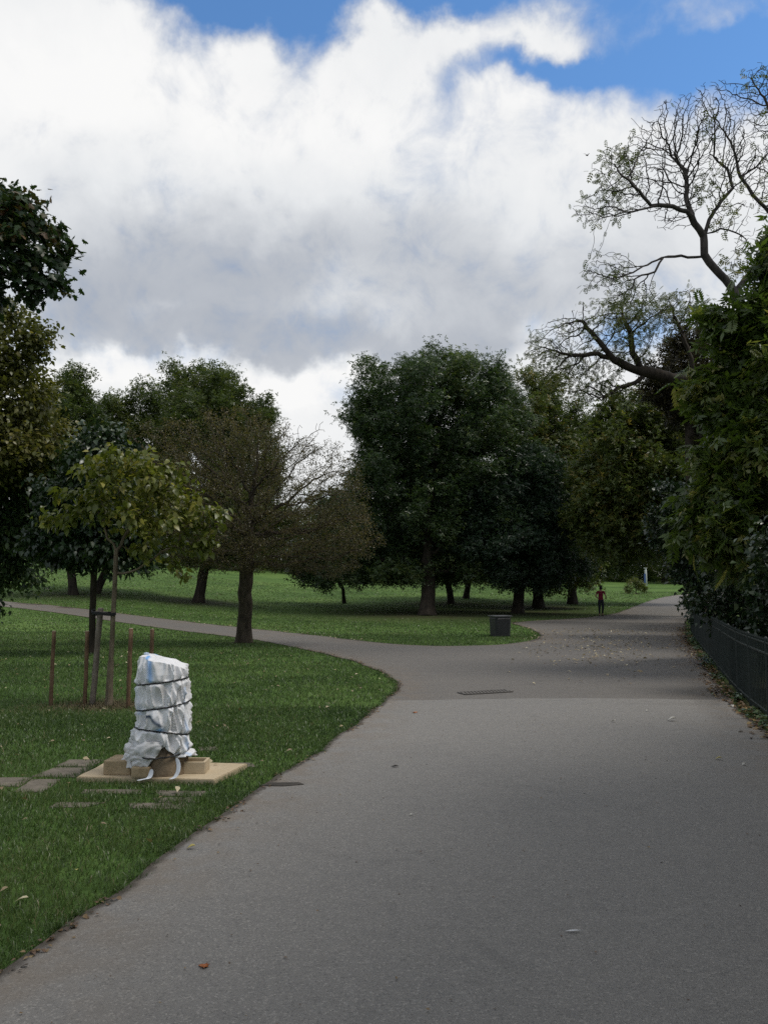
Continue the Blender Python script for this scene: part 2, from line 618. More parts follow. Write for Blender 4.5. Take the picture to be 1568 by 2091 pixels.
def smooth_line(pts, it=2):
    P = np.array(pts, float)
    for _ in range(it):
        Q = [P[0]]
        for a, b in zip(P[:-1], P[1:]):
            Q += [a * 0.75 + b * 0.25, a * 0.25 + b * 0.75]
        Q.append(P[-1])
        P = np.array(Q)
    return P


def trace(px):
    return [tuple(gnd(u, v)[:2]) for u, v in px]


left_px = [(0, 1995), (140, 1893), (300, 1785), (420, 1690), (520, 1620), (600, 1570), (680, 1520), (740, 1470),
           (790, 1432), (814, 1408), (805, 1388), (760, 1364), (700, 1345), (610, 1324), (520, 1306), (400, 1292),
           (290, 1277), (150, 1256), (30, 1241), (-120, 1226)]
back_px = [(-120, 1217), (30, 1230), (200, 1247), (400, 1270), (600, 1292), (750, 1311), (850, 1319), (950, 1320),
           (1040, 1316), (1090, 1307), (1106, 1297), (1092, 1287), (1060, 1278), (1040, 1271), (1100, 1267), (1180, 1263),
           (1256, 1254), (1290, 1240), (1330, 1225), (1370, 1216), (1420, 1212), (1480, 1209)]
left_line = [(-2.6, -6.0), (-2.0, 1.0)] + trace(left_px)
back_line = trace(back_px)
fence_line = [(2.2, -3.0), (3.0, 3.0), (3.9, 7.0), (4.55, 9.6), (5.2, 12.0), (6.36, 15.5), (7.95, 20.3), (9.6, 25.2), (11.1, 29.5),
              (12.6, 33.5), (15.5, 41.0)]
right_line = [(x - 0.22, y) for x, y in fence_line] + [(19.5, 50.0), (25.5, 62.0), (34, 74.0)]
left_s = densify(smooth_line(left_line), 0.12)
back_s = densify(smooth_line(back_line), 0.3)
right_s = densify(smooth_line(right_line), 0.3)


def roughen(P, amp, sc):
    Q = np.c_[P * sc, np.zeros(len(P))]
    dx = vnoise(Q, 1) - 0.5 + 0.5 * (vnoise(Q * 3.1, 2) - 0.5)
    dy = vnoise(Q, 3) - 0.5 + 0.5 * (vnoise(Q * 3.1, 4) - 0.5)
    return P + amp * np.c_[dx, dy]


left_s = roughen(left_s, 0.10, 2.2)
back_s = roughen(back_s, 0.16, 1.2)
right_s = roughen(right_s, 0.14, 1.5)
seam_y = 11.5
# whole path outline: up the left edge, back along the island lawn, down the fence
path_poly = np.concatenate([left_s, back_s, right_s[::-1]])


def inside(P, poly):
    x, y = P[:, 0], P[:, 1]
    r = np.zeros(len(P), bool)
    xj, yj = poly[-1]
    for xi, yi in poly:
        c = ((yi > y) != (yj > y)) & (x < (xj - xi) * (y - yi) / (yj - yi + 1e-12) + xi)
        r ^= c
        xj, yj = xi, yi
    return r


def edge_dist(P, lines):
    d = np.full(len(P), 1e9)
    L = np.concatenate(lines)
    for i in range(0, len(P), 4000):
        q = P[i:i + 4000]
        d[i:i + 4000] = np.sqrt(((q[:, None, :] - L[None]) ** 2).sum(2)).min(1)
    return d


def sheet(name, poly, mat, lift, fine):
    """a sheet on the terrain bounded by poly, with an inner grid so that it follows the slopes"""
    mn, mx = poly.min(0), poly.max(0)
    gx = []
    y = mn[1]
    while y < mx[1]:
        st = fine if y < 22 else fine * 2.2
        gx.append(np.c_[np.arange(mn[0], mx[0], st), np.full(len(np.arange(mn[0], mx[0], st)), y)])
        y += st
    gx = np.concatenate(gx)
    gx = gx[inside(gx, poly)]
    gx = gx[edge_dist(gx, [poly]) > fine * 0.55]
    tn_ = np.gradient(left_s, axis=0)
    nn_ = np.c_[tn_[:, 1], -tn_[:, 0]] / np.linalg.norm(tn_, axis=1)[:, None]
    for off_ in (0.07, 0.2):
        q = left_s + nn_ * off_
        q = q[inside(q, poly)]
        gx = np.concatenate([gx, q[edge_dist(q, [poly]) > off_ * 0.7]])
    V2 = [Vector(p) for p in poly] + [Vector(p) for p in gx]
    n = len(poly)
    ed = [(i, (i + 1) % n) for i in range(n)]
    vs, es, fs, *_ = geometry.delaunay_2d_cdt(V2, ed, [list(range(n))], 1, 1e-5)
    P = np.array([(v.x, v.y) for v in vs])
    Z = H(P[:, 0], P[:, 1]) + lift
    e = np.clip(1 - edge_dist(P, [left_s, back_s, right_s]) / 0.55, 0, 1)
    fs = np.array([f for f in fs if len(f) == 3], int)
    me = np_mesh(name, np.c_[P, Z], [fs], {'edge': e}, smooth=True)
    o = link(name, me, mat)
    return tag(o, kind='structure')


def clip_y(poly, y0, keep_below, bend):
    """cut the outline along the asphalt seam"""
    out = []
    n = len(poly)

    def f(p):
        return p[1] - (y0 + bend(p[0]))
    for i in range(n):
        a, b = poly[i], poly[(i + 1) % n]
        fa, fb = f(a), f(b)
        ka, kb = (fa < 0) == keep_below, (fb < 0) == keep_below
        if ka:
            out.append(a)
        if ka != kb:
            t = fa / (fa - fb)
            for _ in range(3):
                p = a + (b - a) * t
            out.append(p)
    return np.array(out)


def seam(x):
    return 0.35 * math.sin((x - 2.6) * 0.55 + 1.2) - 0.05 * (x - 2.0)


near_poly = clip_y(path_poly, seam_y, True, seam)
# replace the straight cut by the bent seam line
cut = np.array([(x, seam_y + seam(x) + 0.02 * math.sin(7 * x)) for x in np.arange(0.25, 4.85, 0.12)])


def insert_cut(poly, cut):
    n = len(poly)
    k = [i for i in range(n) if abs(poly[i][1] - seam_y - seam(poly[i][0])) < 1e-2 and abs(poly[(i + 1) % n][1] - seam_y - seam(poly[(i + 1) % n][0])) < 1e-2
         and np.linalg.norm(poly[i] - poly[(i + 1) % n]) > 2]
    if not k:
        return poly
    i = k[0]
    a, b = poly[i], poly[(i + 1) % n]
    c = cut[(cut[:, 0] > min(a[0], b[0]) + 0.05) & (cut[:, 0] < max(a[0], b[0]) - 0.05)]
    if a[0] > b[0]:
        c = c[::-1]
    return np.concatenate([poly[:i + 1], c, poly[i + 1:]])


near_poly = insert_cut(near_poly, cut)
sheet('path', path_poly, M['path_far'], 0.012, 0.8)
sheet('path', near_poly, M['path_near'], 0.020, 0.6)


# tree feet: (u, v) on the ground in the photograph, used for worn earth and painted shade too
FEET = {k: gnd(*p) for k, p in dict(
    hawthorn=(498, 1312), young=(223, 1441), leafy=(187, 1334), ash=(872, 1256), ash_b=(1057, 1252), ash_c=(1099, 1241),
    back_a=(921, 1233), back_b=(951, 1222), sapling=(703, 1232), back_c=(405, 1230), back_d=(151, 1215), back_e=(195, 1212),
    far_a=(1356, 1190)).items()}

# ------------------------------------------------------------------ ground
def axis(lim, near, step):
    a = [0.0]
    while a[-1] < lim:
        d = a[-1]
        a.append(d + (step if d < near else step * (1 + (d - near) / 25)))
    return np.array(a)


ax = axis(420, 40, 0.8)
gx = np.concatenate([-ax[::-1][:-1], ax])
ay = axis(520, 70, 0.8)
gy = np.concatenate([-axis(50, 10, 1.5)[::-1][:-1], ay])
X, Y = np.meshgrid(gx, gy)
Z = H(X, Y)
ni, nj = X.shape
idx = np.arange(ni * nj).reshape(ni, nj)
fq = np.stack([idx[:-1, :-1], idx[:-1, 1:], idx[1:, 1:], idx[1:, :-1]], -1).reshape(-1, 4)
worn = np.zeros(ni * nj)
PX = np.c_[X.ravel(), Y.ravel()]
for k, rad in (('ash', 7.5), ('ash_b', 7.0), ('ash_c', 5.0), ('back_a', 4), ('back_c', 4), ('back_d', 4), ('hawthorn', 0.9), ('young', 0.9)):  # wide rings under the central trees also paint in canopy shade
    p = FEET[k]
    d = np.hypot(PX[:, 0] - p.x, PX[:, 1] - p.y)
    worn = np.maximum(worn, np.clip(1.3 - d / rad, 0, 1))
d = edge_dist(PX, [right_s[::4]])
side = ~inside(PX, path_poly)
worn = np.maximum(worn, np.where(side & (PX[:, 0] > 0) & (PX[:, 1] < 48), np.clip(1.4 - d / 3.0, 0, 1), 0))
ground = link('ground', np_mesh('ground', np.c_[PX, Z.ravel()], [fq], {'worn': worn}, smooth=True), M['ground'])
tag(ground, kind='structure')


# ------------------------------------------------------------------ grass
def blades(name, P, hgt, wid, lean, tone, mat, five):
    n = len(P)
    r = np.random.RandomState(len(P) % 9973)
    az = r.uniform(0, 2 * np.pi, n)
    sx, sy = np.cos(az), np.sin(az)
    la = r.uniform(0, 2 * np.pi, n)
    ln = lean * r.uniform(0.2, 1.0, n)
    hh = hgt * r.uniform(0.55, 1.2, n)
    ww = wid * r.uniform(0.6, 1.3, n) * 0.5
    lx, ly = np.cos(la) * ln * hh, np.sin(la) * ln * hh
    z0 = H(P[:, 0], P[:, 1])
    b0 = np.c_[P[:, 0] - sx * ww, P[:, 1] - sy * ww, z0 - 0.004]
    b1 = np.c_[P[:, 0] + sx * ww, P[:, 1] + sy * ww, z0 - 0.004]
    tip = np.c_[P[:, 0] + lx, P[:, 1] + ly, z0 + hh * np.sqrt(np.maximum(0.1, 1 - 0.5 * ln ** 2))]
    if five:
        mx, my, mz = P[:, 0] + lx * 0.35, P[:, 1] + ly * 0.35, z0 + hh * 0.55
        m0 = np.c_[mx - sx * ww * 0.8, my - sy * ww * 0.8, mz]
        m1 = np.c_[mx + sx * ww * 0.8, my + sy * ww * 0.8, mz]
        V = np.stack([b0, b1, m1, m0, tip], 1).reshape(-1, 3)
        i = np.arange(n)[:, None] * 5
        Fs = [i + np.array([[0, 1, 2, 3]]), i + np.array([[3, 2, 4]])]
        k = 5
    else:
        V = np.stack([b0, b1, tip], 1).reshape(-1, 3)
        i = np.arange(n)[:, None] * 3
        Fs = [i + np.array([[0, 1, 2]])]
        k = 3
    return V, Fs, np.repeat(tone, k)


# stones lying in the lawn keep the blades off: (centre, size, turn)
px2m = lambda v: (lambda p: p)(v)
STONES = []


def stone_px(u0, u1, v0, v1):
    a, b = gnd(u0, (v0 + v1) / 2), gnd(u1, (v0 + v1) / 2)
    f, k = gnd((u0 + u1) / 2, v1), gnd((u0 + u1) / 2, v0)
    return ((a.x + b.x) / 2, (f.y + k.y) / 2, abs(b.x - a.x), abs(k.y - f.y))


for q in [(-25, 55, 1588, 1608), (40, 118, 1592, 1618), (82, 168, 1568, 1588), (132, 200, 1552, 1566), (108, 198, 1639, 1651),
          (262, 372, 1640, 1652), (165, 292, 1612, 1622), (312, 428, 1615, 1627), (318, 402, 1630, 1639), (455, 524, 1558, 1568),
          (405, 446, 1526, 1533)]:
    STONES.append(stone_px(*q))
SLAB = [tuple(gnd(*p)[:2]) for p in ((158, 1597), (437, 1603), (505, 1570), (228, 1560))]
slab_poly = np.array(SLAB)


def near_stone(P, grow=-0.035):
    r = inside(P, slab_poly + np.sign(slab_poly - slab_poly.mean(0)) * 0.01)
    for cx, cy, w, d in STONES:
        jx = (vnoise(np.c_[P * 9, np.zeros(len(P))], 5) - 0.5) * 0.15
        r |= (np.abs(P[:, 0] - cx) < w / 2 + grow + jx) & (np.abs(P[:, 1] - cy) < d / 2 + grow + jx)
    return r


BANDS = [(2.4, 4.6, 7000, 0.046, 0.0042, True), (4.6, 7.5, 4800, 0.048, 0.0055, True), (7.5, 11, 2600, 0.048, 0.008, True),
         (11, 17, 1100, 0.05, 0.012, False), (17, 28, 420, 0.050, 0.020, False), (28, 48, 110, 0.050, 0.040, False), (48, 85, 20, 0.05, 0.10, False)]
AV, AF3, AF4, AT = [], [], [], []
off = 0
rs = np.random.RandomState(21)
for y0, y1, dens, hg, wd, five in BANDS:
    xl = -0.53 * y1 - 0.6
    xr = 0.40 * y1 if y0 >= 17 else 0.9
    n = int((xr - xl) * (y1 - y0) * dens)
    P = np.c_[rs.uniform(xl, xr, n), rs.uniform(y0, y1, n)]
    P = P[(P[:, 0] > -0.53 * P[:, 1] - 0.6)]
    P = P[~inside(P, path_poly)]
    # not beyond the fence, and thin where the earth is worn or canopy shade is painted
    keep = np.ones(len(P), bool)
    fx = np.interp(P[:, 1], [p[1] for p in right_line], [p[0] for p in right_line])
    keep &= P[:, 0] < fx
    keep &= ~near_stone(P)
    for k, rad in (('ash', 7.0), ('ash_b', 6.5), ('ash_c', 4.0), ('back_c', 3), ('young', 0.75), ('hawthorn', 0.7)):
        p = FEET[k]
        dd = np.hypot(P[:, 0] - p.x, P[:, 1] - p.y)
        keep &= rs.uniform(0, 1, len(P)) > np.clip(1.35 - dd / rad, 0, 0.92)
    patch = vnoise(np.c_[P * 1.3, np.zeros(len(P))], 9)
    keep &= rs.uniform(0, 1, len(P)) < 0.55 + 0.9 * patch
    P = P[keep]
    patch = vnoise(np.c_[P * 0.8, np.zeros(len(P))], 12)
    tone = np.clip(rs.beta(2.2, 2.6, len(P)) + 0.35 * (patch - 0.5), 0, 1)
    dead = rs.uniform(0, 1, len(P)) < 0.02 + 0.22 * np.clip(vnoise(np.c_[P * 1.9, np.zeros(len(P))], 31) - 0.62, 0, 1)
    tone = np.where(dead, 1.25, tone + (0.14 if y0 >= 28 else 0.0))  # far blades toned lighter to paint in sunlit lawn
    hs = hg * (0.75 + 0.6 * vnoise(np.c_[P * 2.1, np.zeros(len(P))], 15))
    V, Fs, T = blades('', P, hs, wd, 1.1, tone, None, five)
    for f in Fs:
        (AF4 if f.shape[1] == 4 else AF3).append(f + off)
    AV.append(V)
    AT.append(T)
    off += len(V)
# a ragged fringe hanging over the path edge
k_ = rs.randint(0, len(left_s), 26000)
P = left_s[k_] + rs.normal(0, 0.022, (26000, 2)) - (0.012, 0)
P = P[(P[:, 1] > 2.4) & (P[:, 1] < 15)]
lump_ = vnoise(np.c_[P * 5.5, np.zeros(len(P))], 41)
P = P[rs.uniform(0, 1, len(P)) < np.clip(lump_ * 2.2 - 0.5, 0.05, 1)]
V, Fs, T = blades('', P, 0.060, 0.0055, 1.35, np.clip(rs.beta(2.0, 3.0, len(P)), 0, 1), None, True)
for f in Fs:
    (AF4 if f.shape[1] == 4 else AF3).append(f + off)
AV.append(V)
AT.append(T)
Fl = [np.concatenate(AF3)] + ([np.concatenate(AF4)] if AF4 else [])
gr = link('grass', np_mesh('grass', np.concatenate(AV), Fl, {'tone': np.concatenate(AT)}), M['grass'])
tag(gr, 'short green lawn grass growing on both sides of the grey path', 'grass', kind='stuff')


# ------------------------------------------------------------------ leaves
def _tris(fs):
    return np.array(fs, int)


T_SIMPLE = (np.array([(0, 0, 0), (-0.24, 0.42, 0.07), (0, 1, -0.06), (0.24, 0.42, 0.07)]), _tris([(0, 3, 2), (0, 2, 1)]))
T_OVATE = (np.array([(0, 0, 0), (-0.27, 0.22, 0.06), (-0.30, 0.48, 0.05), (0, 1.0, -0.20), (0.30, 0.48, 0.05), (0.27, 0.22, 0.06), (0, 0.45, -0.01)]),
           _tris([(0, 6, 1), (1, 6, 2), (2, 6, 3), (0, 5, 6), (5, 4, 6), (4, 3, 6)]))
_ang = [(-90, .42), (-55, .30), (-30, .52), (-5, .28), (8, .58), (35, .30), (62, .50), (75, .62), (90, .72), (105, .62), (118, .50), (145, .30), (172, .58), (185, .28), (210, .52), (235, .30)]
_mv = [(0, .45, 0.03)] + [(.85 * r * math.cos(R(a)), .45 + .8 * r * math.sin(R(a)), -0.12 * r) for a, r in _ang]
T_MAPLE = (np.array(_mv), _tris([(0, 1 + i, 1 + (i + 1) % len(_ang)) for i in range(len(_ang))]))


def pinnate(pairs, ll, lw, droop, ang=58):
    V, Fs = [], []

    def leaflet(o, a, L):
        b = len(V)
        ca, sa = math.cos(a), math.sin(a)
        for x, y, z in ((0, 0, 0), (-lw, .45, .03), (0, 1, -.22), (lw, .45, .03)):
            px, py = x * L, y * L
            V.append((o[0] + px * ca + py * sa, o[1] - px * sa + py * ca, o[2] + z * L))
        Fs.extend([(b, b + 3, b + 2), (b, b + 2, b + 1)])
    for i in range(pairs):
        t = 0.18 + 0.72 * i / max(1, pairs - 1)
        z = -droop * t * t
        s = ll * (0.75 + 0.5 * math.sin(math.pi * (0.15 + 0.75 * t)))
        leaflet((0, t, z), R(ang), s)
        leaflet((0, t, z), R(-ang), s)
    leaflet((0, 0.92, -droop * .85), 0, ll)
    b = len(V)
    V.extend([(-.008, 0, 0), (.008, 0, 0), (.006, 0.92, -droop * .85), (0, .5, -droop * .25)])
    Fs.extend([(b, b + 1, b + 3), (b + 3, b + 1, b + 2)])
    return np.array(V), _tris(Fs)


T_PIN = pinnate(5, 0.40, 0.20, 0.30, 50)
T_PIN_SMALL = pinnate(4, 0.30, 0.24, 0.12)
_sp = []


def spray(n, seed):
    """a short twig-end with several narrow leaves"""
    r = random.Random(seed)
    V, Fs = [], []
    for i in range(n):
        a = r.uniform(-1.5, 1.5)
        z = r.uniform(-0.6, 0.3)
        L = r.uniform(0.6, 1.0)
        o = Vector((0, 0.12 * i, 0))
        d = Vector((math.sin(a), math.cos(a) * 0.8, z)).normalized()
        s = d.cross(Vector((r.uniform(-.4, .4), r.uniform(-.4, .4), 1))).normalized()
        b = len(V)
        for p in (o, o + d * L * .45 - s * L * .16, o + d * L, o + d * L * .45 + s * L * .16):
            V.append(tuple(p))
        Fs += [(b, b + 1, b + 2), (b, b + 2, b + 3)]
    return np.array(V), _tris(Fs)


T_SPRAY = spray(5, 3)
T_LANCE = spray(6, 9)


def norm(a):
    return a / np.maximum(np.linalg.norm(a, axis=1, keepdims=True), 1e-9)


def leaves_mesh(name, tmpl, pos, dirv, nrm, size, tone):
    tv, tf = tmpl
    dirv = norm(dirv)
    side = norm(np.cross(dirv, nrm))
    nrm = np.cross(side, dirv)
    k = len(tv)
    n = len(pos)
    s = size[:, None, None]
    V = pos[:, None, :] + s * (tv[None, :, 0, None] * side[:, None, :] + tv[None, :, 1, None] * dirv[:, None, :] + tv[None, :, 2, None] * nrm[:, None, :])
    Fs = (np.arange(n)[:, None, None] * k + tf[None]).reshape(-1, tf.shape[1])
    return np_mesh(name, V.reshape(-1, 3), [Fs], {'tone': np.repeat(tone, k)})


# ------------------------------------------------------------------ growing trees
def grow(rng, seeds, par, A, step, kill, iters=160, trop=(0, 0, 0.05), jit=0.25, infl=1e9, maxkids=4):
    P = [np.array(p, float) for p in seeds]
    parent = list(par)
    kids = [0] * len(P)
    for p in parent:
        if p >= 0:
            kids[p] += 1
    A = np.array(A, float)
    Pn = np.array(P)
    D = np.sqrt(((A[:, None] - Pn[None]) ** 2).sum(2))
    near = D.argmin(1)
    nd = D.min(1)
    trop = np.array(trop)
    for it in range(iters):
        ok = nd > kill
        A, near, nd = A[ok], near[ok], nd[ok]
        if len(A) == 0:
            break
        use = nd < infl
        if not use.any():
            break
        vec = (A[use] - np.array(P)[near[use]]) / nd[use][:, None]
        acc = np.zeros((len(P), 3))
        cnt = np.zeros(len(P))
        np.add.at(acc, near[use], vec)
        np.add.at(cnt, near[use], 1)
        src = np.nonzero(cnt)[0]
        new = []
        for i in src:
            if kids[i] >= maxkids:
                continue
            d = acc[i] / cnt[i]
            dl = np.linalg.norm(d)
            d = d / max(dl, 1e-6)
            d = d + trop + rng.normal(0, jit, 3)
            d /= np.linalg.norm(d)
            q = P[i] + d * step
            new.append(q)
            parent.append(i)
            kids[i] += 1
            kids.append(0)
        if not new:
            break
        base = len(P)
        P.extend(new)
        N = np.array(new)
        # free attractors whose node is full
        for c0 in range(0, len(A), 2000):
            a = A[c0:c0 + 2000]
            DD = np.sqrt(((a[:, None] - N[None]) ** 2).sum(2))
            j = DD.argmin(1)
            dd = DD[np.arange(len(a)), j]
            full = np.array([kids[q] >= maxkids for q in near[c0:c0 + 2000]])
            better = (dd < nd[c0:c0 + 2000]) | full
            nd[c0:c0 + 2000] = np.where(better, dd, nd[c0:c0 + 2000])
            near[c0:c0 + 2000] = np.where(better, base + j, near[c0:c0 + 2000])
    return np.array(P), np.array(parent)


def radii(P, parent, tip, trunk):
    n = len(P)
    tips = np.ones(n)
    has = np.zeros(n, bool)
    has[parent[parent >= 0]] = True
    cnt = np.where(has, 0.0, 1.0)
    main = np.full(n, -1)
    for i in range(n - 1, -1, -1):
        p = parent[i]
        if p >= 0:
            cnt[p] += cnt[i]
    best = np.zeros(n)
    for i in range(n):
        p = parent[i]
        if p >= 0 and cnt[i] > best[p]:
            best[p] = cnt[i]
            main[p] = i
    tot = max(cnt[0], 2)
    e = math.log(trunk / tip) / math.log(tot)
    return tip * cnt ** e, main


def wood_mesh(name, P, parent, rad, main, keep=None):
    n = len(P)
    ch = np.nonzero(parent >= 0)[0]
    if keep is not None:
        ch = ch[keep[ch]]
    pa = parent[ch]
    ed = norm(P[ch] - P[pa])
    full = np.zeros((n, 3))
    allc = np.nonzero(parent >= 0)[0]
    full[allc] = norm(P[allc] - P[parent[allc]])
    full[parent < 0] = (0, 0, 1)
    tang = full.copy()
    hm = main >= 0
    tang[hm] = norm(full[hm] + norm(P[main[hm]] - P[hm]))
    ismain = main[pa] == ch
    t0 = np.where(ismain[:, None], tang[pa], ed)
    r0 = np.where(ismain, rad[pa], np.minimum(rad[pa], rad[ch] * 1.25))
    t1 = tang[ch]
    r1 = rad[ch]
    ref = np.array([0.31, 0.87, 0.12])
    allV, allF = [], []
    off = 0
    for lo, hi, k in ((0.045, 1e9, 10), (0.0, 0.045, 4)):
        s = (np.maximum(r0, r1) >= lo) & (np.maximum(r0, r1) < hi)
        if not s.any():
            continue
        th = np.arange(k) * 2 * np.pi / k
        V = []
        for pos, tt, rr in ((P[pa[s]], t0[s], r0[s]), (P[ch[s]], t1[s], r1[s])):
            a = norm(np.cross(tt, ref))
            b = np.cross(tt, a)
            V.append(pos[:, None] + rr[:, None, None] * (a[:, None] * np.cos(th)[None, :, None] + b[:, None] * np.sin(th)[None, :, None]))
        m = s.sum()
        V = np.concatenate(V, 1).reshape(-1, 3)
        i = np.arange(k)
        q = np.stack([i, (i + 1) % k, k + (i + 1) % k, k + i], 1)
        allF.append((np.arange(m)[:, None, None] * 2 * k + q[None]).reshape(-1, 4) + off)
        allV.append(V)
        off += len(V)
    return np_mesh(name, np.concatenate(allV), allF, smooth=True)


def px_blobs(blobs, Yc):
    """(u, v, ru, rv[, dY[, weight]]) at depth Yc -> ellipsoids with real centres and radii"""
    out = []
    for b in blobs:
        u, v, ru, rv = b[:4]
        y = Yc + (b[4] if len(b) > 4 else 0)
        c = at(u, v, y)
        s = y / F
        w = b[5] if len(b) > 5 else 1.0
        out.append((np.array(c), np.array([ru * s, 0.5 * (ru + rv) * s, rv * s]), w))
    return out


def fill(rng, ells, n, shell=0.33, floor=None, rough=(0.30, 2.3)):
    vol = np.array([e[1].prod() ** 0.75 * e[2] for e in ells])
    vol = vol / vol.sum()
    out = []
    for (c, r, w), f in zip(ells, vol):
        m = max(3, int(n * f))
        d = norm(rng.normal(size=(m, 3)))
        q = rng.uniform(0, 1, m) ** shell
        # lumpy outline
        lump = 1.03 - rough[0] * 0.5 + rough[0] * vnoise(d * rough[1] + c[None], 3)
        q = np.where((rng.uniform(0, 1, m) < 0.035) & (d[:, 2] > -0.05), rng.uniform(1.0, 1.22, m), q)
        out.append(c + d * r * (q * lump)[:, None])
    A = np.concatenate(out)
    if floor is not None:
        A[:, 2] = np.maximum(A[:, 2], floor + rng.uniform(0, 0.3, len(A)))
    return A


def tree(name, label, cat, base, Yc, blobs, n_attr, step, trunk_r, leaf, bark, seed, group=None, trunk_top=None, limbs=None,
         tip=0.008, kill=None, trop=(0, 0, 0.05), jit=0.22, shell=0.33, wood_min=0.0, floor=None, leaf_r=0.035, wood_name='trunk', trunk_label=None, rough=(0.30, 2.3)):
    rng = np.random.RandomState(seed)
    base = np.array(base, float)
    base[2] = h(base[0], base[1])
    ells = px_blobs(blobs, Yc)
    A = fill(rng, ells, n_attr, shell, floor, rough)
    if trunk_top is None:
        c = A.mean(0)
        trunk_top = (base[0] * 0.7 + c[0] * 0.3, base[1] * 0.7 + c[1] * 0.3, base[2] + max(1.0, (A[:, 2].min() - base[2]) * 0.95))
    top = np.array(trunk_top, float)
    m = max(4, int(np.linalg.norm(top - base) / max(step, 0.3)))
    seeds = [base - (0, 0, 0.08)]
    par = [-1]
    for i in range(1, m + 1):
        t = i / m
        seeds.append(base + (top - base) * t + rng.normal(0, 0.012 * trunk_r / 0.2, 3) * (1, 1, 0) * (1 if i < m else 0))
        par.append(len(seeds) - 2)
    if limbs:
        for start, pts in limbs:
            prev = start if start >= 0 else len(seeds) - 1
            if start == -2:      # nearest node so far
                q = np.array(seeds)
                prev = int(((q - np.array(pts[0])) ** 2).sum(1).argmin())
            for p in pts:
                p = np.array(p, float)
                q0 = np.array(seeds[prev])
                k = max(1, int(np.linalg.norm(p - q0) / (step * 1.4)))
                for i in range(1, k + 1):
                    seeds.append(q0 + (p - q0) * i / k + rng.normal(0, step * 0.12, 3))
                    par.append(prev)
                    prev = len(seeds) - 1
    P, parent = grow(rng, seeds, par, A, step, kill or step * 1.3, trop=trop, jit=jit)
    rad, main = radii(P, parent, tip, trunk_r)
    # flare at the foot
    hz = P[:, 2] - base[2]
    rad = rad * (1 + 0.45 * np.exp(-np.maximum(hz, 0) / 0.25) * (np.hypot(P[:, 0] - base[0], P[:, 1] - base[1]) < trunk_r * 2))
    ro = root(name, base, label, cat, group)
    keep = rad >= wood_min
    link(wood_name, wood_mesh(wood_name, P - base, parent, rad, main, keep), bark, ro)
    # leaves
    if leaf:
        if not isinstance(leaf, list):
            leaf = [leaf]
        for lf in leaf:
            cand = np.nonzero((rad < lf.get('r', leaf_r)) & (hz > 0.3))[0]
            if 'where' in lf:
                cand = cand[lf['where'](P[cand])]
            if 'thin' in lf:        # leave whole twigs bare
                cand = cand[vnoise(P[cand] * lf['thin'][0], seed) > lf['thin'][1]]
            n = lf['n']
            pick = cand[rng.randint(0, len(cand), n)]
            outw = norm(P[pick] - P[np.maximum(parent[pick], 0)])
            pos = P[pick] + rng.normal(0, lf['sig'], (n, 3)) * (1, 1, 0.8)
            if floor is not None:
                pos[:, 2] = np.maximum(pos[:, 2], floor)
            dv = outw * 0.7 + rng.normal(0, 0.6, (n, 3)) + np.array([0, 0, -lf.get('droop', 0.4)])
            nr = np.array([0, 0, 0.9]) + rng.normal(0, 0.45, (n, 3))
            size = lf['size'] * rng.uniform(0.65, 1.25, n)
            clump = vnoise(P[pick] * lf.get('cl', 0.9), seed + 5)
            tone = np.clip(rng.beta(2.0, 2.6, n) * 0.75 + 0.55 * (clump - 0.35), 0, 0.9)
            tone = np.where(rng.uniform(0, 1, n) < lf.get('odd', 0.02), 1.0, tone)
            o = link(lf.get('name', 'crown'), leaves_mesh('crown', lf['t'], pos - base, dv, nr, size, tone), lf['mat'], ro)
    return ro


# ---- trees in the middle distance
tree('ash_tree', 'tall dense round-topped dark green tree right behind the island lawn', 'tree', FEET['ash'], 46,
     [(870, 850, 155, 135), (950, 800, 110, 95), (800, 900, 105, 130), (990, 900, 110, 150), (850, 1010, 150, 130), (760, 1030, 80, 130),
      (960, 1060, 120, 110), (800, 1135, 140, 65), (930, 1145, 120, 55), (1010, 780, 45, 45), (870, 750, 120, 45), (920, 770, 110, 60), (740, 860, 45, 60), (890, 930, 150, 150, 4),
      (690, 1120, 70, 70), (840, 1165, 160, 35), (1000, 1160, 60, 40)],
     1300, 0.5, 0.40, dict(t=T_SPRAY, n=95000, size=0.185, sig=0.33, mat=M['lf_ash'], droop=0.7, cl=0.45, r=0.06), M['bark_dark'], 11, trunk_top=None, tip=0.012)
tree('ash_tree', 'low bluish green tree right of the tall round tree, trunk in front of another', 'tree', FEET['ash_b'], 45,
     [(1080, 1030, 95, 90), (1040, 1110, 110, 85), (1120, 1100, 65, 90), (1010, 1030, 60, 70), (1090, 960, 60, 60), (1080, 1165, 100, 35)],
     560, 0.5, 0.30, dict(t=T_SPRAY, n=42000, size=0.185, sig=0.32, mat=M['lf_blue'], droop=0.7, cl=0.5, r=0.06), M['bark_dark'], 12, tip=0.012)
tree('ash_tree', 'taller yellow tinged tree rising behind the low bluish green tree', 'tree', FEET['ash_c'], 51,
     [(1090, 880, 80, 100), (1060, 800, 45, 50), (1130, 840, 60, 70), (1150, 960, 60, 110), (1100, 1010, 80, 90), (1180, 900, 40, 60), (1150, 1110, 90, 80), (1190, 1010, 60, 90), (1160, 1175, 70, 28)],
     640, 0.55, 0.32, dict(t=T_SPRAY, n=46000, size=0.20, sig=0.36, mat=M['lf_ash_warm'], droop=0.6, cl=0.5, r=0.06, odd=0.06), M['bark_dark'], 13, tip=0.012, trunk_top=tuple(FEET['ash_c'] + Vector((-0.1, 0, 2.6))))
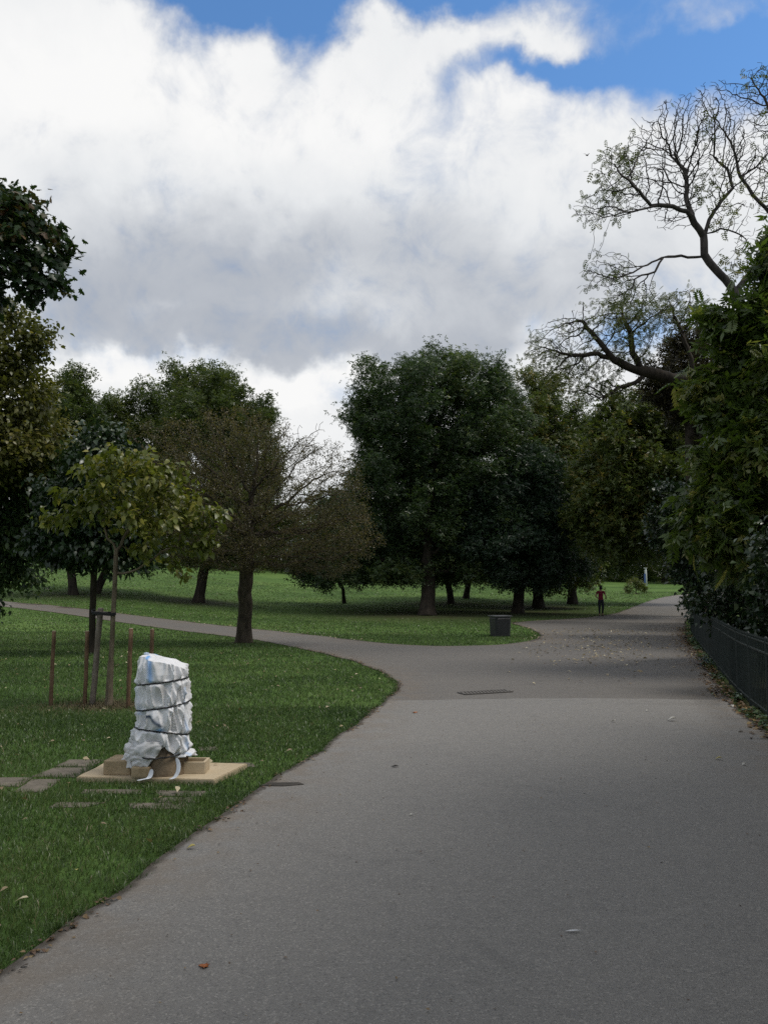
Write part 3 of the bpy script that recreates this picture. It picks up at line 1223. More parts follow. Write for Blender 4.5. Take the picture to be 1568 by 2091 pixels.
tree('park_tree', 'dark tree behind the tall round tree, slim trunk on the bright lawn', 'tree', FEET['back_a'], 55,
     [(900, 1050, 120, 130), (850, 1100, 90, 80), (960, 1090, 80, 80), (900, 1150, 130, 40)],
     260, 0.7, 0.22, dict(t=T_SPRAY, n=13000, size=0.30, sig=0.45, mat=M['lf_back'], r=0.08), M['bark_dark'], 14, tip=0.015)
tree('park_tree', 'farthest of the slim trunked trees behind the tall round tree', 'tree', FEET['back_b'], 61,
     [(960, 1060, 110, 120), (1010, 1110, 70, 60)],
     180, 0.7, 0.22, dict(t=T_SPRAY, n=10000, size=0.30, sig=0.45, mat=M['lf_back'], r=0.08), M['bark_dark'], 15, tip=0.015)
tree('park_sapling', 'small low tree with thin trunk between the twiggy tree and the tall round tree', 'tree', FEET['sapling'], 53,
     [(690, 1120, 70, 60), (640, 1140, 50, 45), (740, 1130, 50, 45), (700, 1060, 60, 60), (650, 1178, 30, 26), (720, 1170, 50, 30)],
     300, 0.5, 0.12, dict(t=T_SPRAY, n=12000, size=0.24, sig=0.34, mat=M['lf_ash'], droop=0.8, r=0.06), M['bark_dark'], 16, tip=0.012)

# ---- trees on the rising ground to the left
tree('park_tree', 'tall rounded dark tree directly behind the brown twiggy tree', 'tree', FEET['back_c'], 49,
     [(440, 850, 100, 100), (380, 800, 45, 60), (430, 790, 60, 45), (500, 870, 70, 80), (400, 960, 110, 120), (520, 980, 70, 110), (480, 1080, 120, 70), (400, 1120, 110, 45)],
     800, 0.55, 0.30, dict(t=T_SPRAY, n=52000, size=0.21, sig=0.33, mat=M['lf_back'], droop=-0.4, cl=0.5, r=0.06), M['bark_dark'], 17, tip=0.012)
tree('park_tree', 'dark green tree on the rising lawn at the left, by the side path end', 'tree', FEET['back_d'], 48,
     [(140, 830, 60, 85), (90, 880, 70, 100), (180, 880, 40, 70), (110, 1000, 100, 110), (170, 1070, 90, 75), (110, 1120, 110, 35)],
     600, 0.55, 0.24, dict(t=T_SPRAY, n=40000, size=0.21, sig=0.34, mat=M['lf_back'], droop=0.1, cl=0.5, r=0.06), M['bark_dark'], 18, tip=0.012)
tree('park_tree', 'broad green tree on the skyline just left of the tall rounded tree', 'tree', FEET['back_e'], 52,
     [(225, 870, 45, 70), (270, 870, 60, 70), (310, 830, 28, 60), (260, 960, 90, 90), (330, 920, 50, 80), (300, 1060, 120, 80), (200, 1080, 70, 70), (280, 1130, 110, 30)],
     600, 0.6, 0.24, dict(t=T_SPRAY, n=40000, size=0.22, sig=0.38, mat=M['lf_back'], droop=0.1, cl=0.5, r=0.06), M['bark_dark'], 19, tip=0.012)

# ---- hawthorn by the side path: a dense mass of fine twigs
tree('hawthorn_tree', 'brown twiggy tree with stout trunk where the side path meets the lawn', 'tree', FEET['hawthorn'], 22.7,
     [(450, 935, 130, 100), (530, 930, 95, 92), (480, 1060, 195, 110), (350, 980, 85, 85), (640, 1070, 125, 110), (600, 955, 85, 88),
      (700, 1100, 75, 75), (420, 1120, 130, 55), (560, 1130, 150, 45), (640, 1150, 90, 32), (640, 890, 50, 40, 0, 0.22), (680, 940, 45, 40, 0, 0.4), (300, 910, 60, 60, 0, 0.6),
      (500, 830, 50, 25, 0, 0.12), (685, 1000, 75, 68), (730, 1090, 45, 55)],
     5600, 0.155, 0.20, dict(t=T_SIMPLE, n=66000, size=0.056, sig=0.075, mat=M['lf_haw'], droop=0.1, cl=1.3, r=0.02, where=lambda p: ~((p[:, 0] > at(585, 900, 22.7).x) & (p[:, 2] > at(600, 900, 22.7).z))),
     M['bark_hawthorn'], 31, trunk_top=tuple(at(507, 1085, 22.9)),
     tip=0.0060, rough=(0.42, 3.2), jit=0.30, shell=0.40, trop=(0, 0, 0.02))

# ---- leafy dark tree behind the staked one
tree('leafy_tree', 'dark green broad-leaved tree standing behind the staked young tree', 'tree', FEET['leafy'], 19.5,
     [(200, 960, 90, 80), (225, 905, 60, 40), (150, 1040, 90, 80), (250, 1050, 90, 80), (190, 1115, 110, 45), (290, 1130, 40, 40), (90, 1110, 50, 40)],
     520, 0.28, 0.075, dict(t=T_OVATE, n=15000, size=0.145, sig=0.16, mat=M['lf_dark'], droop=0.8, cl=1.0), M['bark_dark'], 32, tip=0.006)

# ---- left frame trees
tree('maple_tree', 'dark maple at the left edge, its lobed leaves against the sky', 'tree', (-7.4, 10.6, 0), 10.5,
     [(-70, 480, 150, 110), (20, 420, 70, 50), (60, 500, 70, 65), (20, 560, 90, 50), (-90, 585, 130, 45), (75, 530, 45, 40),
      (45, 440, 40, 36), (112, 512, 36, 20, 0, 3), (120, 570, 30, 16, 0, 3), (80, 415, 26, 18, 0, 3), (108, 455, 28, 13, 0, 3), (75, 603, 40, 14, 0, 3), (25, 383, 40, 20, 0, 2), (-100, 480, 120, 100, 2)],
     620, 0.18, 0.17, dict(t=T_MAPLE, n=9500, size=0.125, sig=0.09, mat=M['lf_maple'], droop=0.9, cl=1.5, odd=0.012, thin=(2.2, 0.44), r=0.03), M['bark_grey'], 41, tip=0.004)
tree('lime_tree', 'olive brown tinged tree below the maple at the left edge', 'tree', (-12.2, 20.5, 0), 20.5,
     [(-60, 760, 150, 150), (30, 700, 70, 80), (40, 800, 75, 90), (-40, 900, 170, 120), (60, 900, 90, 90), (-40, 690, 100, 75), (15, 655, 30, 35)],
     640, 0.32, 0.20, dict(t=T_OVATE, n=27000, size=0.14, sig=0.20, mat=M['lf_yellowish'], droop=0.5, cl=1.0, odd=0.02, r=0.03), M['bark_grey'], 42, tip=0.006)
tree('lime_tree', 'dark spreading tree low at the left edge, branches hanging over the lawn', 'tree', (-14.5, 23.5, 0), 22,
     [(10, 980, 120, 110), (100, 980, 80, 90), (-40, 1080, 130, 70), (60, 1060, 90, 60), (20, 1165, 55, 55), (-30, 1180, 70, 60), (55, 1195, 35, 30)],
     560, 0.32, 0.22, dict(t=T_OVATE, n=24000, size=0.145, sig=0.20, mat=M['lf_ash'], droop=0.7, cl=1.0, r=0.03), M['bark_grey'], 43, tip=0.006)

# ---- right-hand trees
tree('overhanging_tree', 'pale green tree beyond the fence with drooping foliage over the far path', 'tree', (16.8, 43.0, 0), 42,
     [(1290, 880, 90, 80), (1350, 850, 80, 70), (1260, 960, 90, 90), (1340, 980, 110, 110), (1220, 1040, 60, 90), (1300, 1055, 90, 80), (1420, 950, 80, 140), (1400, 870, 60, 60)],
     650, 0.5, 0.34, dict(t=T_LANCE, n=36000, size=0.27, sig=0.36, mat=M['lf_ash_warm'], droop=0.6, cl=0.5, r=0.05, odd=0.04), M['bark_dark'], 51, tip=0.011)
tree('park_tree', 'shaded dark tree behind the walker at the far bend of the path', 'tree', (13.2, 57.0, 0), 57,
     [(1200, 980, 80, 130), (1170, 1070, 70, 90), (1230, 1100, 80, 70), (1290, 1035, 80, 90), (1250, 950, 70, 80), (1380, 1050, 80, 100), (1330, 1085, 90, 45), (1210, 1160, 70, 25)],
     480, 0.7, 0.3, dict(t=T_SPRAY, n=22000, size=0.32, sig=0.45, mat=M['lf_back'], r=0.08), M['bark_dark'], 52, tip=0.015, trunk_top=(13.2, 57.0, 4.2))
tree('evergreen_tree', 'brownish dark evergreen top behind the leaning limb at the right', 'tree', (13.8, 36.0, 0), 36,
     [(1390, 740, 50, 60), (1370, 790, 65, 50), (1420, 800, 70, 100), (1340, 760, 25, 35), (1430, 700, 50, 50), (1330, 800, 40, 30)],
     420, 0.36, 0.22, dict(t=T_SPRAY, n=11000, size=0.17, sig=0.20, mat=M['lf_conifer'], droop=0.0, cl=0.8, r=0.04), M['bark_dark'], 53, tip=0.008)

# bare-limbed tree against the sky, its main limbs as they stand
YB = 21.0


def pts(px, y0, y1):
    n = len(px)
    return [tuple(at(u, v, y0 + (y1 - y0) * i / max(1, n - 1))) for i, (u, v) in enumerate(px)]


tree('bare_limbed_tree', 'nearly leafless tree with twisting dark limbs against the sky, upper right', 'tree', (10.6, 21.5, 0), YB,
     [(1255, 345, 50, 55), (1225, 425, 60, 35), (1330, 320, 75, 75), (1400, 280, 75, 85), (1460, 230, 65, 65), (1545, 260, 60, 100), (1375, 440, 50, 35),
      (1300, 390, 80, 40), (1235, 560, 50, 45), (1490, 440, 45, 35), (1470, 330, 70, 70), (1290, 600, 50, 30, 0, 0.5), (1555, 165, 40, 40), (1420, 380, 60, 50),
      (1520, 520, 40, 50, 0, 0.6), (1590, 330, 60, 120)],
     7000, 0.125, 0.125, [dict(t=T_PIN_SMALL, n=380, size=0.22, sig=0.06, mat=M['lf_rob'], droop=0.5, r=0.02, thin=(0.9, 0.62), name='crown'), dict(t=T_PIN_SMALL, n=420, size=0.17, sig=0.06, mat=M['lf_rob'], droop=0.5, r=0.02, where=lambda p: p[:, 0] < at(1290, 400, 21).x, name='tip_leaves')],
     M['bark_grey'], 61, trunk_top=tuple(at(1510, 620, YB)), tip=0.0056, trop=(-0.03, 0, 0.16), jit=0.20, kill=0.13,
     limbs=[(-1, pts([(1490, 585), (1460, 548), (1437, 520)], YB, YB)),
            (-1, pts([(1436, 480), (1410, 442), (1375, 422), (1330, 420), (1290, 434), (1250, 440), (1195, 452)], YB, YB - 1.2)),
            (-2, pts([(1437, 482), (1447, 450), (1470, 412), (1494, 386), (1484, 345), (1455, 320)], YB, YB + 0.8)),
            (-2, pts([(1432, 524), (1390, 523), (1352, 526), (1310, 545), (1280, 560), (1246, 572)], YB, YB - 1.0)),
            (-2, pts([(1350, 527), (1335, 556), (1296, 568), (1284, 606)], YB - .4, YB - 0.8)),
            (-2, pts([(1412, 440), (1398, 400), (1400, 350), (1370, 320)], YB, YB + 1.0)),
            (-2, pts([(1330, 421), (1305, 392), (1270, 360)], YB - .4, YB - 1.0)),
            (-2, pts([(1500, 600), (1560, 520), (1600, 470), (1568, 432), (1535, 395), (1510, 360), (1500, 320), (1490, 288), (1470, 262)], YB, YB + 1.2)),
            (-2, pts([(1512, 362), (1545, 340), (1570, 310)], YB + 1, YB + 0.8)),
            (-2, pts([(1600, 470), (1640, 380), (1590, 270), (1560, 200)], YB, YB)),
            (-2, pts([(1440, 476), (1470, 470), (1500, 474), (1525, 490)], YB, YB + 0.3))])

tree('feathery_tree', 'half-bare tree with a dark leaning limb and feathery leaves above the far path', 'tree', (13.2, 26.5, 0), 25.5,
     [(1150, 700, 70, 55), (1230, 660, 80, 50), (1300, 635, 90, 30), (1180, 770, 80, 40), (1240, 800, 60, 30), (1280, 700, 60, 60), (1360, 640, 60, 40), (1110, 720, 40, 35),
      (1390, 620, 50, 30)],
     3000, 0.135, 0.20, [dict(t=T_PIN_SMALL, n=3400, size=0.15, sig=0.09, mat=M['lf_rob'], droop=0.5, r=0.02, thin=(0.7, 0.42))],
     M['bark_dark'], 62, trunk_top=tuple(at(1500, 820, 26.2)), tip=0.0060, trop=(-0.03, 0, 0.12), jit=0.20, kill=0.15,
     limbs=[(-1, pts([(1460, 782), (1420, 771), (1372, 774), (1330, 762), (1290, 754), (1255, 736), (1218, 722), (1178, 726)], 26, 24.8)),
            (-2, pts([(1312, 756), (1292, 722), (1286, 682), (1270, 642)], 25.5, 25.8)),
            (-2, pts([(1318, 760), (1298, 780), (1262, 792), (1226, 816)], 25.5, 25)),
            (-2, pts([(1256, 736), (1225, 700), (1190, 660)], 25, 25)),
            (-2, pts([(1420, 771), (1400, 700), (1380, 650)], 26, 26.5))])

# big pinnate-leaved tree just beyond the fence
tree('walnut_tree', 'big leafy tree with long compound leaves just beyond the fence', 'tree', (10.0, 15.8, 0), 15.5,
     [(1620, 660, 110, 110), (1590, 770, 120, 105), (1530, 690, 75, 50, 0, 0.45), (1480, 645, 50, 30, 0, 0.45), (1545, 880, 95, 95), (1620, 900, 130, 200), (1530, 1000, 80, 85),
      (1580, 1080, 110, 100), (1490, 840, 45, 65), (1465, 1030, 42, 55), (1450, 755, 42, 22, 0, 0.5), (1560, 545, 36, 55, 0, 0.5), (1590, 490, 40, 45, 0, 0.5), (1500, 1110, 60, 55), (1440, 1080, 30, 30, 0, 0.6), (1470, 930, 40, 30)],
     760, 0.30, 0.26, [dict(t=T_LANCE, n=24000, size=0.25, sig=0.19, mat=M['lf_walnut'], droop=0.9, cl=1.3, r=0.035, odd=0.03), dict(t=T_PIN, n=3500, size=0.33, sig=0.2, mat=M['lf_walnut'], droop=1.0, cl=1.3, r=0.035, odd=0.04, name='leaf_sprays')], M['bark_dark'], 71, tip=0.006, rough=(0.62, 3.6))
# glossy dark shrub behind the fence
for nm, lab, base, Yc, bl, na, nl, sd_ in [
    ('evergreen_shrub', 'dark glossy shrub bulging over the fence where the path bends away', (11.6, 27.0, 0), 26.0,
     [(1400, 1060, 80, 80), (1370, 1020, 55, 50), (1350, 1070, 40, 55), (1430, 1130, 70, 80), (1420, 1190, 40, 60), (1470, 1060, 70, 90), (1414, 1240, 14, 55), (1460, 1190, 60, 60)], 420, 11500, 81),
    ('evergreen_shrub', 'dark shrub low behind the near railings under the compound-leaved tree', (8.4, 17.0, 0), 17.5,
     [(1480, 1180, 60, 80), (1540, 1190, 80, 90), (1600, 1200, 100, 100), (1500, 1260, 60, 50), (1570, 1280, 90, 60), (1640, 1260, 90, 90)], 420, 11000, 82),
    ('evergreen_shrub', 'dark shrub nearest the camera behind the railings at the right edge', (7.2, 11.4, 0), 12.2,
     [(1600, 1180, 70, 120), (1620, 1320, 80, 90), (1660, 1240, 90, 150), (1700, 1420, 120, 120)], 320, 7000, 83)]:
    tree(nm, lab, 'shrub', base, Yc, bl, na, 0.22, 0.07, dict(t=T_OVATE, n=nl, size=0.12 if Yc < 20 else 0.15, sig=0.14, mat=M['lf_dark'], droop=0.4, cl=1.2), M['bark_dark'], sd_,
         tip=0.005, floor=0.12, trunk_top=(base[0], base[1], 0.8))

# unseen hedge shrubs beyond the railing, added to block light from the right
_save = px_blobs
for i, (hx, hy) in enumerate([(5.6, 5.6), (4.9, 2.6), (4.6, -0.6)]):
    px_blobs = lambda b, y, hx=hx, hy=hy: [(np.array((hx, hy, 1.6)), np.array((1.3, 1.7, 1.6)), 1.0)]
    tree('evergreen_shrub', ['dark shrub just out of the picture beyond the railing', 'unseen dark shrub beyond the railing level with the viewpoint', 'unseen dark shrub beyond the railing behind the viewpoint'][i], 'shrub', (hx, hy, 0), hy, [], 240, 0.24, 0.07,
         dict(t=T_OVATE, n=6000, size=0.14, sig=0.16, mat=M['lf_dark'], droop=0.4), M['bark_dark'], 84 + i, tip=0.005, floor=0.1, trunk_top=(hx, hy, 0.7))
for i, (hx, hy, hz, hr) in enumerate([(14.5, 22.5, 6.0, 3.9), (17.2, 31.0, 6.0, 4.0)]):  # hidden trees of the dense belt, added to even the path shade
    px_blobs = lambda b, y, c=(hx, hy, hz), r=hr: [(np.array(c), np.array((r, r, r * 0.95)), 1.0)]
    tree('park_tree', ['hidden dense dark tree deep behind the big compound-leaved tree', 'hidden dense dark tree deep behind the glossy shrub at the path bend'][i], 'tree', (hx, hy, 0), hy, [], 420, 0.42, 0.24,
         dict(t=T_SPRAY, n=20000, size=0.22, sig=0.30, mat=M['lf_back'], droop=0.4, r=0.05), M['bark_dark'], 87 + i, tip=0.01)
px_blobs = _save
# trees beside and behind the viewpoint that roof over the right side of the path
for i, (bx, by, cx, cy, cz, rx, rz) in enumerate([(7.6, 4.8, 7.1, 4.8, 4.9, 3.3, 2.4), (6.8, -2.4, 5.2, -1.6, 5.0, 3.5, 2.3), (7.8, 1.4, 6.6, 1.2, 6.4, 3.4, 2.4)]):
    rng = np.random.RandomState(90 + i)
    sc_ = F / 1.0
    bl = []
    E = [(np.array((cx, cy, cz)), np.array((rx, rx, rz)), 1.0), (np.array((cx + 1.2, cy + 1.5, cz + 1)), np.array((rx * .7, rx * .7, rz * .8)), 1.0),
         (np.array((cx + 1.5, cy - 1.5, cz - .6)), np.array((rx * .7, rx * .7, rz * .8)), 1.0)]
    _save = px_blobs
    px_blobs = lambda b, y, E=E: E
    tree('shade_tree', ('leafy tree beyond the railing at the right edge, shading the near path', 'leafy tree behind the viewpoint that overhangs the path from beyond the railing',
                        'tall leafy tree beyond the railing level with the viewpoint')[i], 'tree', (bx, by, 0), by, bl, 420, 0.4, 0.2,
         dict(t=T_PIN, n=10000, size=0.5, sig=0.24, mat=M['lf_walnut'], droop=0.5, r=0.05), M['bark_dark'], 91 + i, tip=0.01)
    px_blobs = _save

# ---- far edge of the park
tree('park_tree', 'small far tree beside the pale signpost past the path bend', 'tree', FEET['far_a'], FEET['far_a'].y,
     [(1350, 1090, 60, 50), (1400, 1080, 60, 60), (1310, 1070, 50, 45)], 160, 0.9, 0.38, dict(t=T_SPRAY, n=4500, size=0.42, sig=0.6, mat=M['lf_back'], r=0.1), M['bark_dark'], 54, tip=0.02)


def far_woods():
    rng = np.random.RandomState(5)
    E = []
    for i in range(52):
        u = -200 + i * 38
        y = 120 + rng.uniform(-8, 26)
        c = at(u, 1035 + rng.uniform(-25, 25), y)
        gz = h(c.x, c.y)
        top = c.z + rng.uniform(-1, 3)
        E.append((np.array((c.x, y, (gz - 5.0 + top) / 2)), np.array((4.8, 4.0, (top - gz + 5.0) / 2)), 1.0))
    P = fill(rng, E, 62000, 0.33)
    n = len(P)
    dv = rng.normal(0, 1, (n, 3)) + (0, 0, -.2)
    nr = rng.normal(0, .6, (n, 3)) + (0, 0, .8)
    tone = np.clip(rng.beta(2, 3, n), 0, .9)
    o = link('distant_woods', leaves_mesh('distant_woods', T_SPRAY, P, dv, nr, rng.uniform(.5, .95, n), tone), M['lf_back'])
    tag(o, 'far belt of dark trees closing the view behind the rising lawn', 'woods', kind='stuff')


far_woods()


# ------------------------------------------------------------------ young staked tree
def young_tree():
    b = FEET['young']
    Y = b.y
    top = at(238, 1125, Y)
    mid = at(228, 1250, Y)
    tree('young_tree', 'young staked tree with light yellow-green leaves on the near lawn', 'tree', b, Y,
         [(270, 960, 120, 45), (200, 1020, 100, 45), (330, 1010, 100, 55), (420, 1050, 55, 40), (300, 1060, 130, 50), (130, 1060, 50, 25),
          (390, 1110, 50, 35), (330, 1120, 60, 30), (250, 925, 60, 20), (375, 1165, 20, 18), (100, 1045, 30, 20)],
         380, 0.11, 0.040, dict(t=T_OVATE, n=3300, size=0.105, sig=0.06, mat=M['lf_young'], droop=0.85, cl=2.2, odd=0.06, r=0.012), M['bark_young'], 33,
         tip=0.0028, trunk_top=tuple(top), jit=0.25, trop=(0, 0, 0.05), shell=0.6)


young_tree()


# ------------------------------------------------------------------ stakes
def stake(u, v0, v1, rad, name, label, mat, lean=0.0, group='wooden stakes round the young tree'):
    b = gnd(u, v1)
    hh = (v1 - v0) * b.y / F
    ro = root(name, b, label, 'stake', group)
    rng = random.Random(int(u))
    bm = bmesh.new()
    P = []
    for i in range(9):
        t = i / 8
        P.append((lean * t * hh + rng.uniform(-.003, .003), rng.uniform(-.003, .003), -0.05 + t * (hh + 0.05)))
    add_tube(bm, P, [rad * rng.uniform(0.92, 1.06) for _ in P], 10)
    bm_obj('shaft', bm, mat, ro, True)
    bm = bmesh.new()
    x0, y0, z0 = P[-1]
    add_tube(bm, [(x0, y0, z0 - 0.002), (x0, y0, z0 + 0.007)], [rad * 0.93, rad * 0.84], 10)
    bm_obj('sawn_end', bm, M['end_wood'], ro)
    return ro


stake(104, 1293, 1441, 0.027, 'wooden_stake', 'thin brown wooden stake farthest left of the young tree', M['stake'], 0.01)
stake(174, 1293, 1440, 0.028, 'wooden_stake', 'reddish brown stake just left of the grey stake', M['stake'], 0.0)
stake(262, 1288, 1446, 0.029, 'wooden_stake', 'brown stake between the young tree and the wrapped pillar', M['stake'], 0.008)
stake(307, 1289, 1436, 0.028, 'wooden_stake', 'brown stake rising behind the wrapped pillar', M['stake'], 0.0)
st = stake(189, 1247, 1440, 0.040, 'support_stake', 'thick grey support post tied to the young tree', M['stake_grey'], 0.055, None)


def tie():
    a = at(196, 1254, FEET['young'].y - 0.02)
    b = at(231, 1252, FEET['young'].y)
    bm = bmesh.new()
    P = []
    for i in range(40):
        t = 2 * math.pi * i / 39
        s = math.sin(t)
        P.append((0.155 * math.cos(t), 0.060 * s, 0.010 * math.sin(2 * t)))
    c = (a + b) / 2
    for dz in (-0.012, 0, 0.012):
        add_tube(bm, [(x, y, z + dz) for x, y, z in P], 0.009, 6, False)
    add_box(bm, (0.01, 0, 0), (0.07, 0.05, 0.045), 0, 0.008)
    add_tube(bm, [(-0.15, -0.03, 0.01), (-0.17, 0.0, 0.045), (-0.13, 0.02, 0.055)], 0.012, 6)
    o = bm_obj('tree_tie', bm, M['rubber'])
    o.location = c
    tag(o, 'black rubber strap tying the young trunk to the grey post', 'tree tie')


tie()

# dry mulch round the stakes
rng = np.random.RandomState(77)
n = 3600
c0 = FEET['young']
P = np.c_[c0.x + rng.normal(-0.12, 0.42, n), c0.y + rng.normal(-0.02, 0.28, n)]
P = P[~inside(P, path_poly)]
V, Fs, T = blades('', P, 0.05, 0.011, 1.7, np.clip(rng.beta(2, 2, len(P)), 0, 1), None, False)
mm, gg = new_mat('dry_grass')
tn = gg.attr('tone')
finish(gg, bsdf(gg, gg.ramp(tn, [(0, (0.040, 0.030, 0.018)), (0.6, (0.15, 0.120, 0.070)), (1, (0.30, 0.25, 0.15))]), 0.8, 0.2))
o = link('dry_mulch', np_mesh('dry_mulch', V, Fs, {'tone': T}), mm)
tag(o, 'dry brown grass and mulch spread round the feet of the stakes', 'mulch', kind='stuff')


# ------------------------------------------------------------------ wrapped pillar on its slab
def bag_mat():
    m_, gg = new_mat('white_sacking')
    co = gg.coord('Object')
    n1 = gg.noise(co, 9, 5, 0.6, 0.5)
    weave = gg.noise(gg.vm('MULTIPLY', co, (1, 1, 1)), 160, 2, 0.6)
    c = gg.ramp(n1, [(0.30, (0.70, 0.695, 0.70)), (0.60, (0.80, 0.805, 0.83))])
    st = gg.attr('greying')
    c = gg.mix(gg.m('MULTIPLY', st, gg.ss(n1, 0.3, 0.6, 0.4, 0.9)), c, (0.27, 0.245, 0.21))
    c = gg.mix(gg.attr('blue'), c, (0.13, 0.36, 0.72))
    c = gg.mix(gg.attr('navy'), c, (0.025, 0.06, 0.13))
    p = bsdf(gg, c, 0.5, 0.4, bump=weave, bstr=0.15, bdist=0.002)
    tr = gg.n.new('ShaderNodeBsdfTranslucent')
    gg.put(tr.inputs[0], c)
    mx = gg.n.new('ShaderNodeMixShader')
    mx.inputs[0].default_value = 0.12
    gg.l.new(p, mx.inputs[1])
    gg.l.new(tr.outputs[0], mx.inputs[2])
    finish(gg, mx.outputs[0])
    return m_


M['bag'] = bag_mat()
PB = gnd(331, 1588)
K = PB.y / F * 1.005                   # metres per photo pixel at the pillar
SLAB_T = 0.045


def X(u):
    return (u - 331) * K


def Zv(v):
    return (1590 - v) * K - SLAB_T


def pillar():
    ro = root('wrapped_pillar', (PB.x, PB.y, SLAB_T), 'stone pillar wrapped in white sacking tied round with black cords', 'pillar')
    # stone
    rng = random.Random(4)
    bm = bmesh.new()
    prof = [(0.0, 0.205), (0.165, 0.200), (0.185, 0.186), (0.20, 0.172), (0.50, 0.165), (0.80, 0.150)]
    k = 48
    rings = []
    for z, r in prof:
        rings.append([bm.verts.new((r * math.cos(2 * math.pi * i / k) * 1.0 + 0.012, r * math.sin(2 * math.pi * i / k) + 0.012, z)) for i in range(k)])
    for a, b in zip(rings[:-1], rings[1:]):
        for i in range(k):
            bm.faces.new((a[i], a[(i + 1) % k], b[(i + 1) % k], b[i]))
    bm.faces.new(rings[-1])
    # joints between the drum stones
    bm_obj('stone_drum', bm, M['pillar'], ro, True)
    bm = bmesh.new()
    add_box(bm, (X(304), -0.165, 0.045), (0.155, 0.12, 0.09), R(-8), 0.014)
    bm_obj('front_block', bm, M['stone'], ro)
    bm = bmesh.new()
    add_box(bm, (X(252), 0.02, 0.058), (0.235, 0.26, 0.116), R(-4), 0.008)
    bm_obj('side_block', bm, M['stone'], ro)
    # trough at the right: four walls and a floor
    bm = bmesh.new()
    cx, w, d, hh, t = X(397), 0.19, 0.19, 0.098, 0.022
    add_box(bm, (cx, -d / 2 + t / 2 + .03, hh / 2), (w, t, hh), 0, 0.005)
    add_box(bm, (cx, d / 2 - t / 2 + .03, hh / 2), (w, t, hh), 0, 0.005)
    add_box(bm, (cx + w / 2 - t / 2 + .001, .03, hh / 2 - .001), (t, d - 2 * t, hh), 0, 0.0)
    add_box(bm, (cx - .01, .03, 0.035), (w - 2 * t, d - 2 * t - .002, 0.03), 0, 0.0)
    bm_obj('side_trough', bm, M['slab'], ro)
    # sacking
    vs = [1352, 1362, 1372, 1385, 1405, 1440, 1480, 1494, 1505, 1520, 1535, 1550, 1562, 1572]
    lf = [281, 280, 279, 278, 277, 278, 279, 271, 268, 272, 258, 253, 250, 251]
    rt = [372, 376, 379, 381, 382, 383, 385, 386, 385, 384, 386, 388, 389, 389]
    nt, nz, nc = 260, 190, 26
    TH = np.linspace(-np.pi, np.pi, nt, endpoint=False)
    deg = np.degrees(TH)
    zb = np.interp(deg, [-180, -120, -80, -40, -14, -4, 6, 18, 30, 44, 70, 120, 180], [.12, .10, .085, .095, .10, .13, .20, .295, .25, .20, .185, .15, .12])
    zb = zb * 0.86 - 0.01 + 0.02 * (vnoise(np.c_[np.cos(TH) * 6, np.sin(TH) * 6, TH * 0], 3) - .5) * 2
    rows, cols_st, cols_bl, cols_nv = [], [], [], []
    straps = [(1407, 1394, 0.0), (1457, 1442, 0.0), (1491, 1505, -6), (1534, 1534, 8)]
    # black cords lie lower on the left, and sag
    def strap_z(j, th):
        l, r, sag = straps[j]
        s = np.sin(th)
        v = (l + r) / 2 + (r - l) / 2 * s + sag * np.cos(th)
        return Zv(v)

    def body(th, z):
        """cross-section radius and centre at height z, with folds"""
        v = 1590 - (z + SLAB_T) / K
        L = np.interp(v, vs, lf)
        Rr = np.interp(v, vs, rt)
        cx = X((L + Rr) / 2)
        a = (Rr - L) / 2 * K * 0.945
        b = np.minimum(a, 0.215) * 0.98
        s, c = np.sin(th), np.cos(th)
        x = a * np.sign(s) * np.abs(s) ** 0.86
        y = -b * np.sign(c) * np.abs(c) ** 0.86
        q = np.c_[s * 2.2, c * 2.2, z * 4.5]
        sh = th * 2.0 + z * 9
        f1 = 1 - np.abs(2 * vnoise(np.c_[np.cos(th) * 3.2 + z * 2.0, np.sin(th) * 3.2 - z * 1.0, z * 2.2], 2) - 1)
        f2 = 1 - np.abs(2 * vnoise(np.c_[np.cos(th) * 6.5 - z * 5, np.sin(th) * 6.5 + z * 4, z * 5], 6) - 1)
        f3 = vnoise(np.c_[np.cos(th) * 15, np.sin(th) * 15, z * 24], 8) - .5
        low = np.clip((0.40 - z) / 0.2, 0, 1)
        f = (0.040 + 0.03 * low) * (f1 ** 4 - .55) + (0.024 + 0.014 * low) * (f2 ** 3 - .5) + 0.002 * f3
        pin = 0
        for j in range(4):
            dz = z - strap_z(j, th)
            wgt = np.exp(-(dz / 0.03) ** 2)
            pin = pin - 0.0065 * wgt * (1 if j < 3 else 0.8) + np.exp(-(dz / 0.06) ** 2) * 0.020 * (vnoise(np.c_[np.cos(th) * 9, np.sin(th) * 9, z * 3 + j * 7.3], 11 + j) - .5)
            f = f * (1 - 0.8 * np.exp(-(dz / 0.014) ** 2))
        g_ = 1 + (f + pin) / 0.21
        return cx + x * g_, y * g_, f1, f2

    ztop = np.interp
    V, ST, BL, NV = [], [], [], []
    for i in range(nz):
        q = i / (nz - 1)
        xx = np.sin(TH) * 0.2
        u = xx / K + 331
        zt = Zv(np.interp(u, [270, 282, 292, 304, 318, 345, 372, 385], [1376, 1362, 1352, 1352, 1358, 1363, 1371, 1386]))
        z = zb + (zt - zb) * q
        x, y, f1, f2 = body(TH, z)
        V.append(np.c_[x, y, z])
        st = np.clip((0.55 - f1) * 1.5, 0, 1) * np.clip((0.72 - z) / 0.4, 0.25, 1) + 0.5 * np.exp(-((z - 0.72) / 0.06) ** 2) * (vnoise(np.c_[np.cos(TH) * 5, np.sin(TH) * 5, z * 8], 4) > .5)  # greyer in fold troughs, lower down and in patches
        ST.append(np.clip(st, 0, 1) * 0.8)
        d_ = np.degrees(TH)
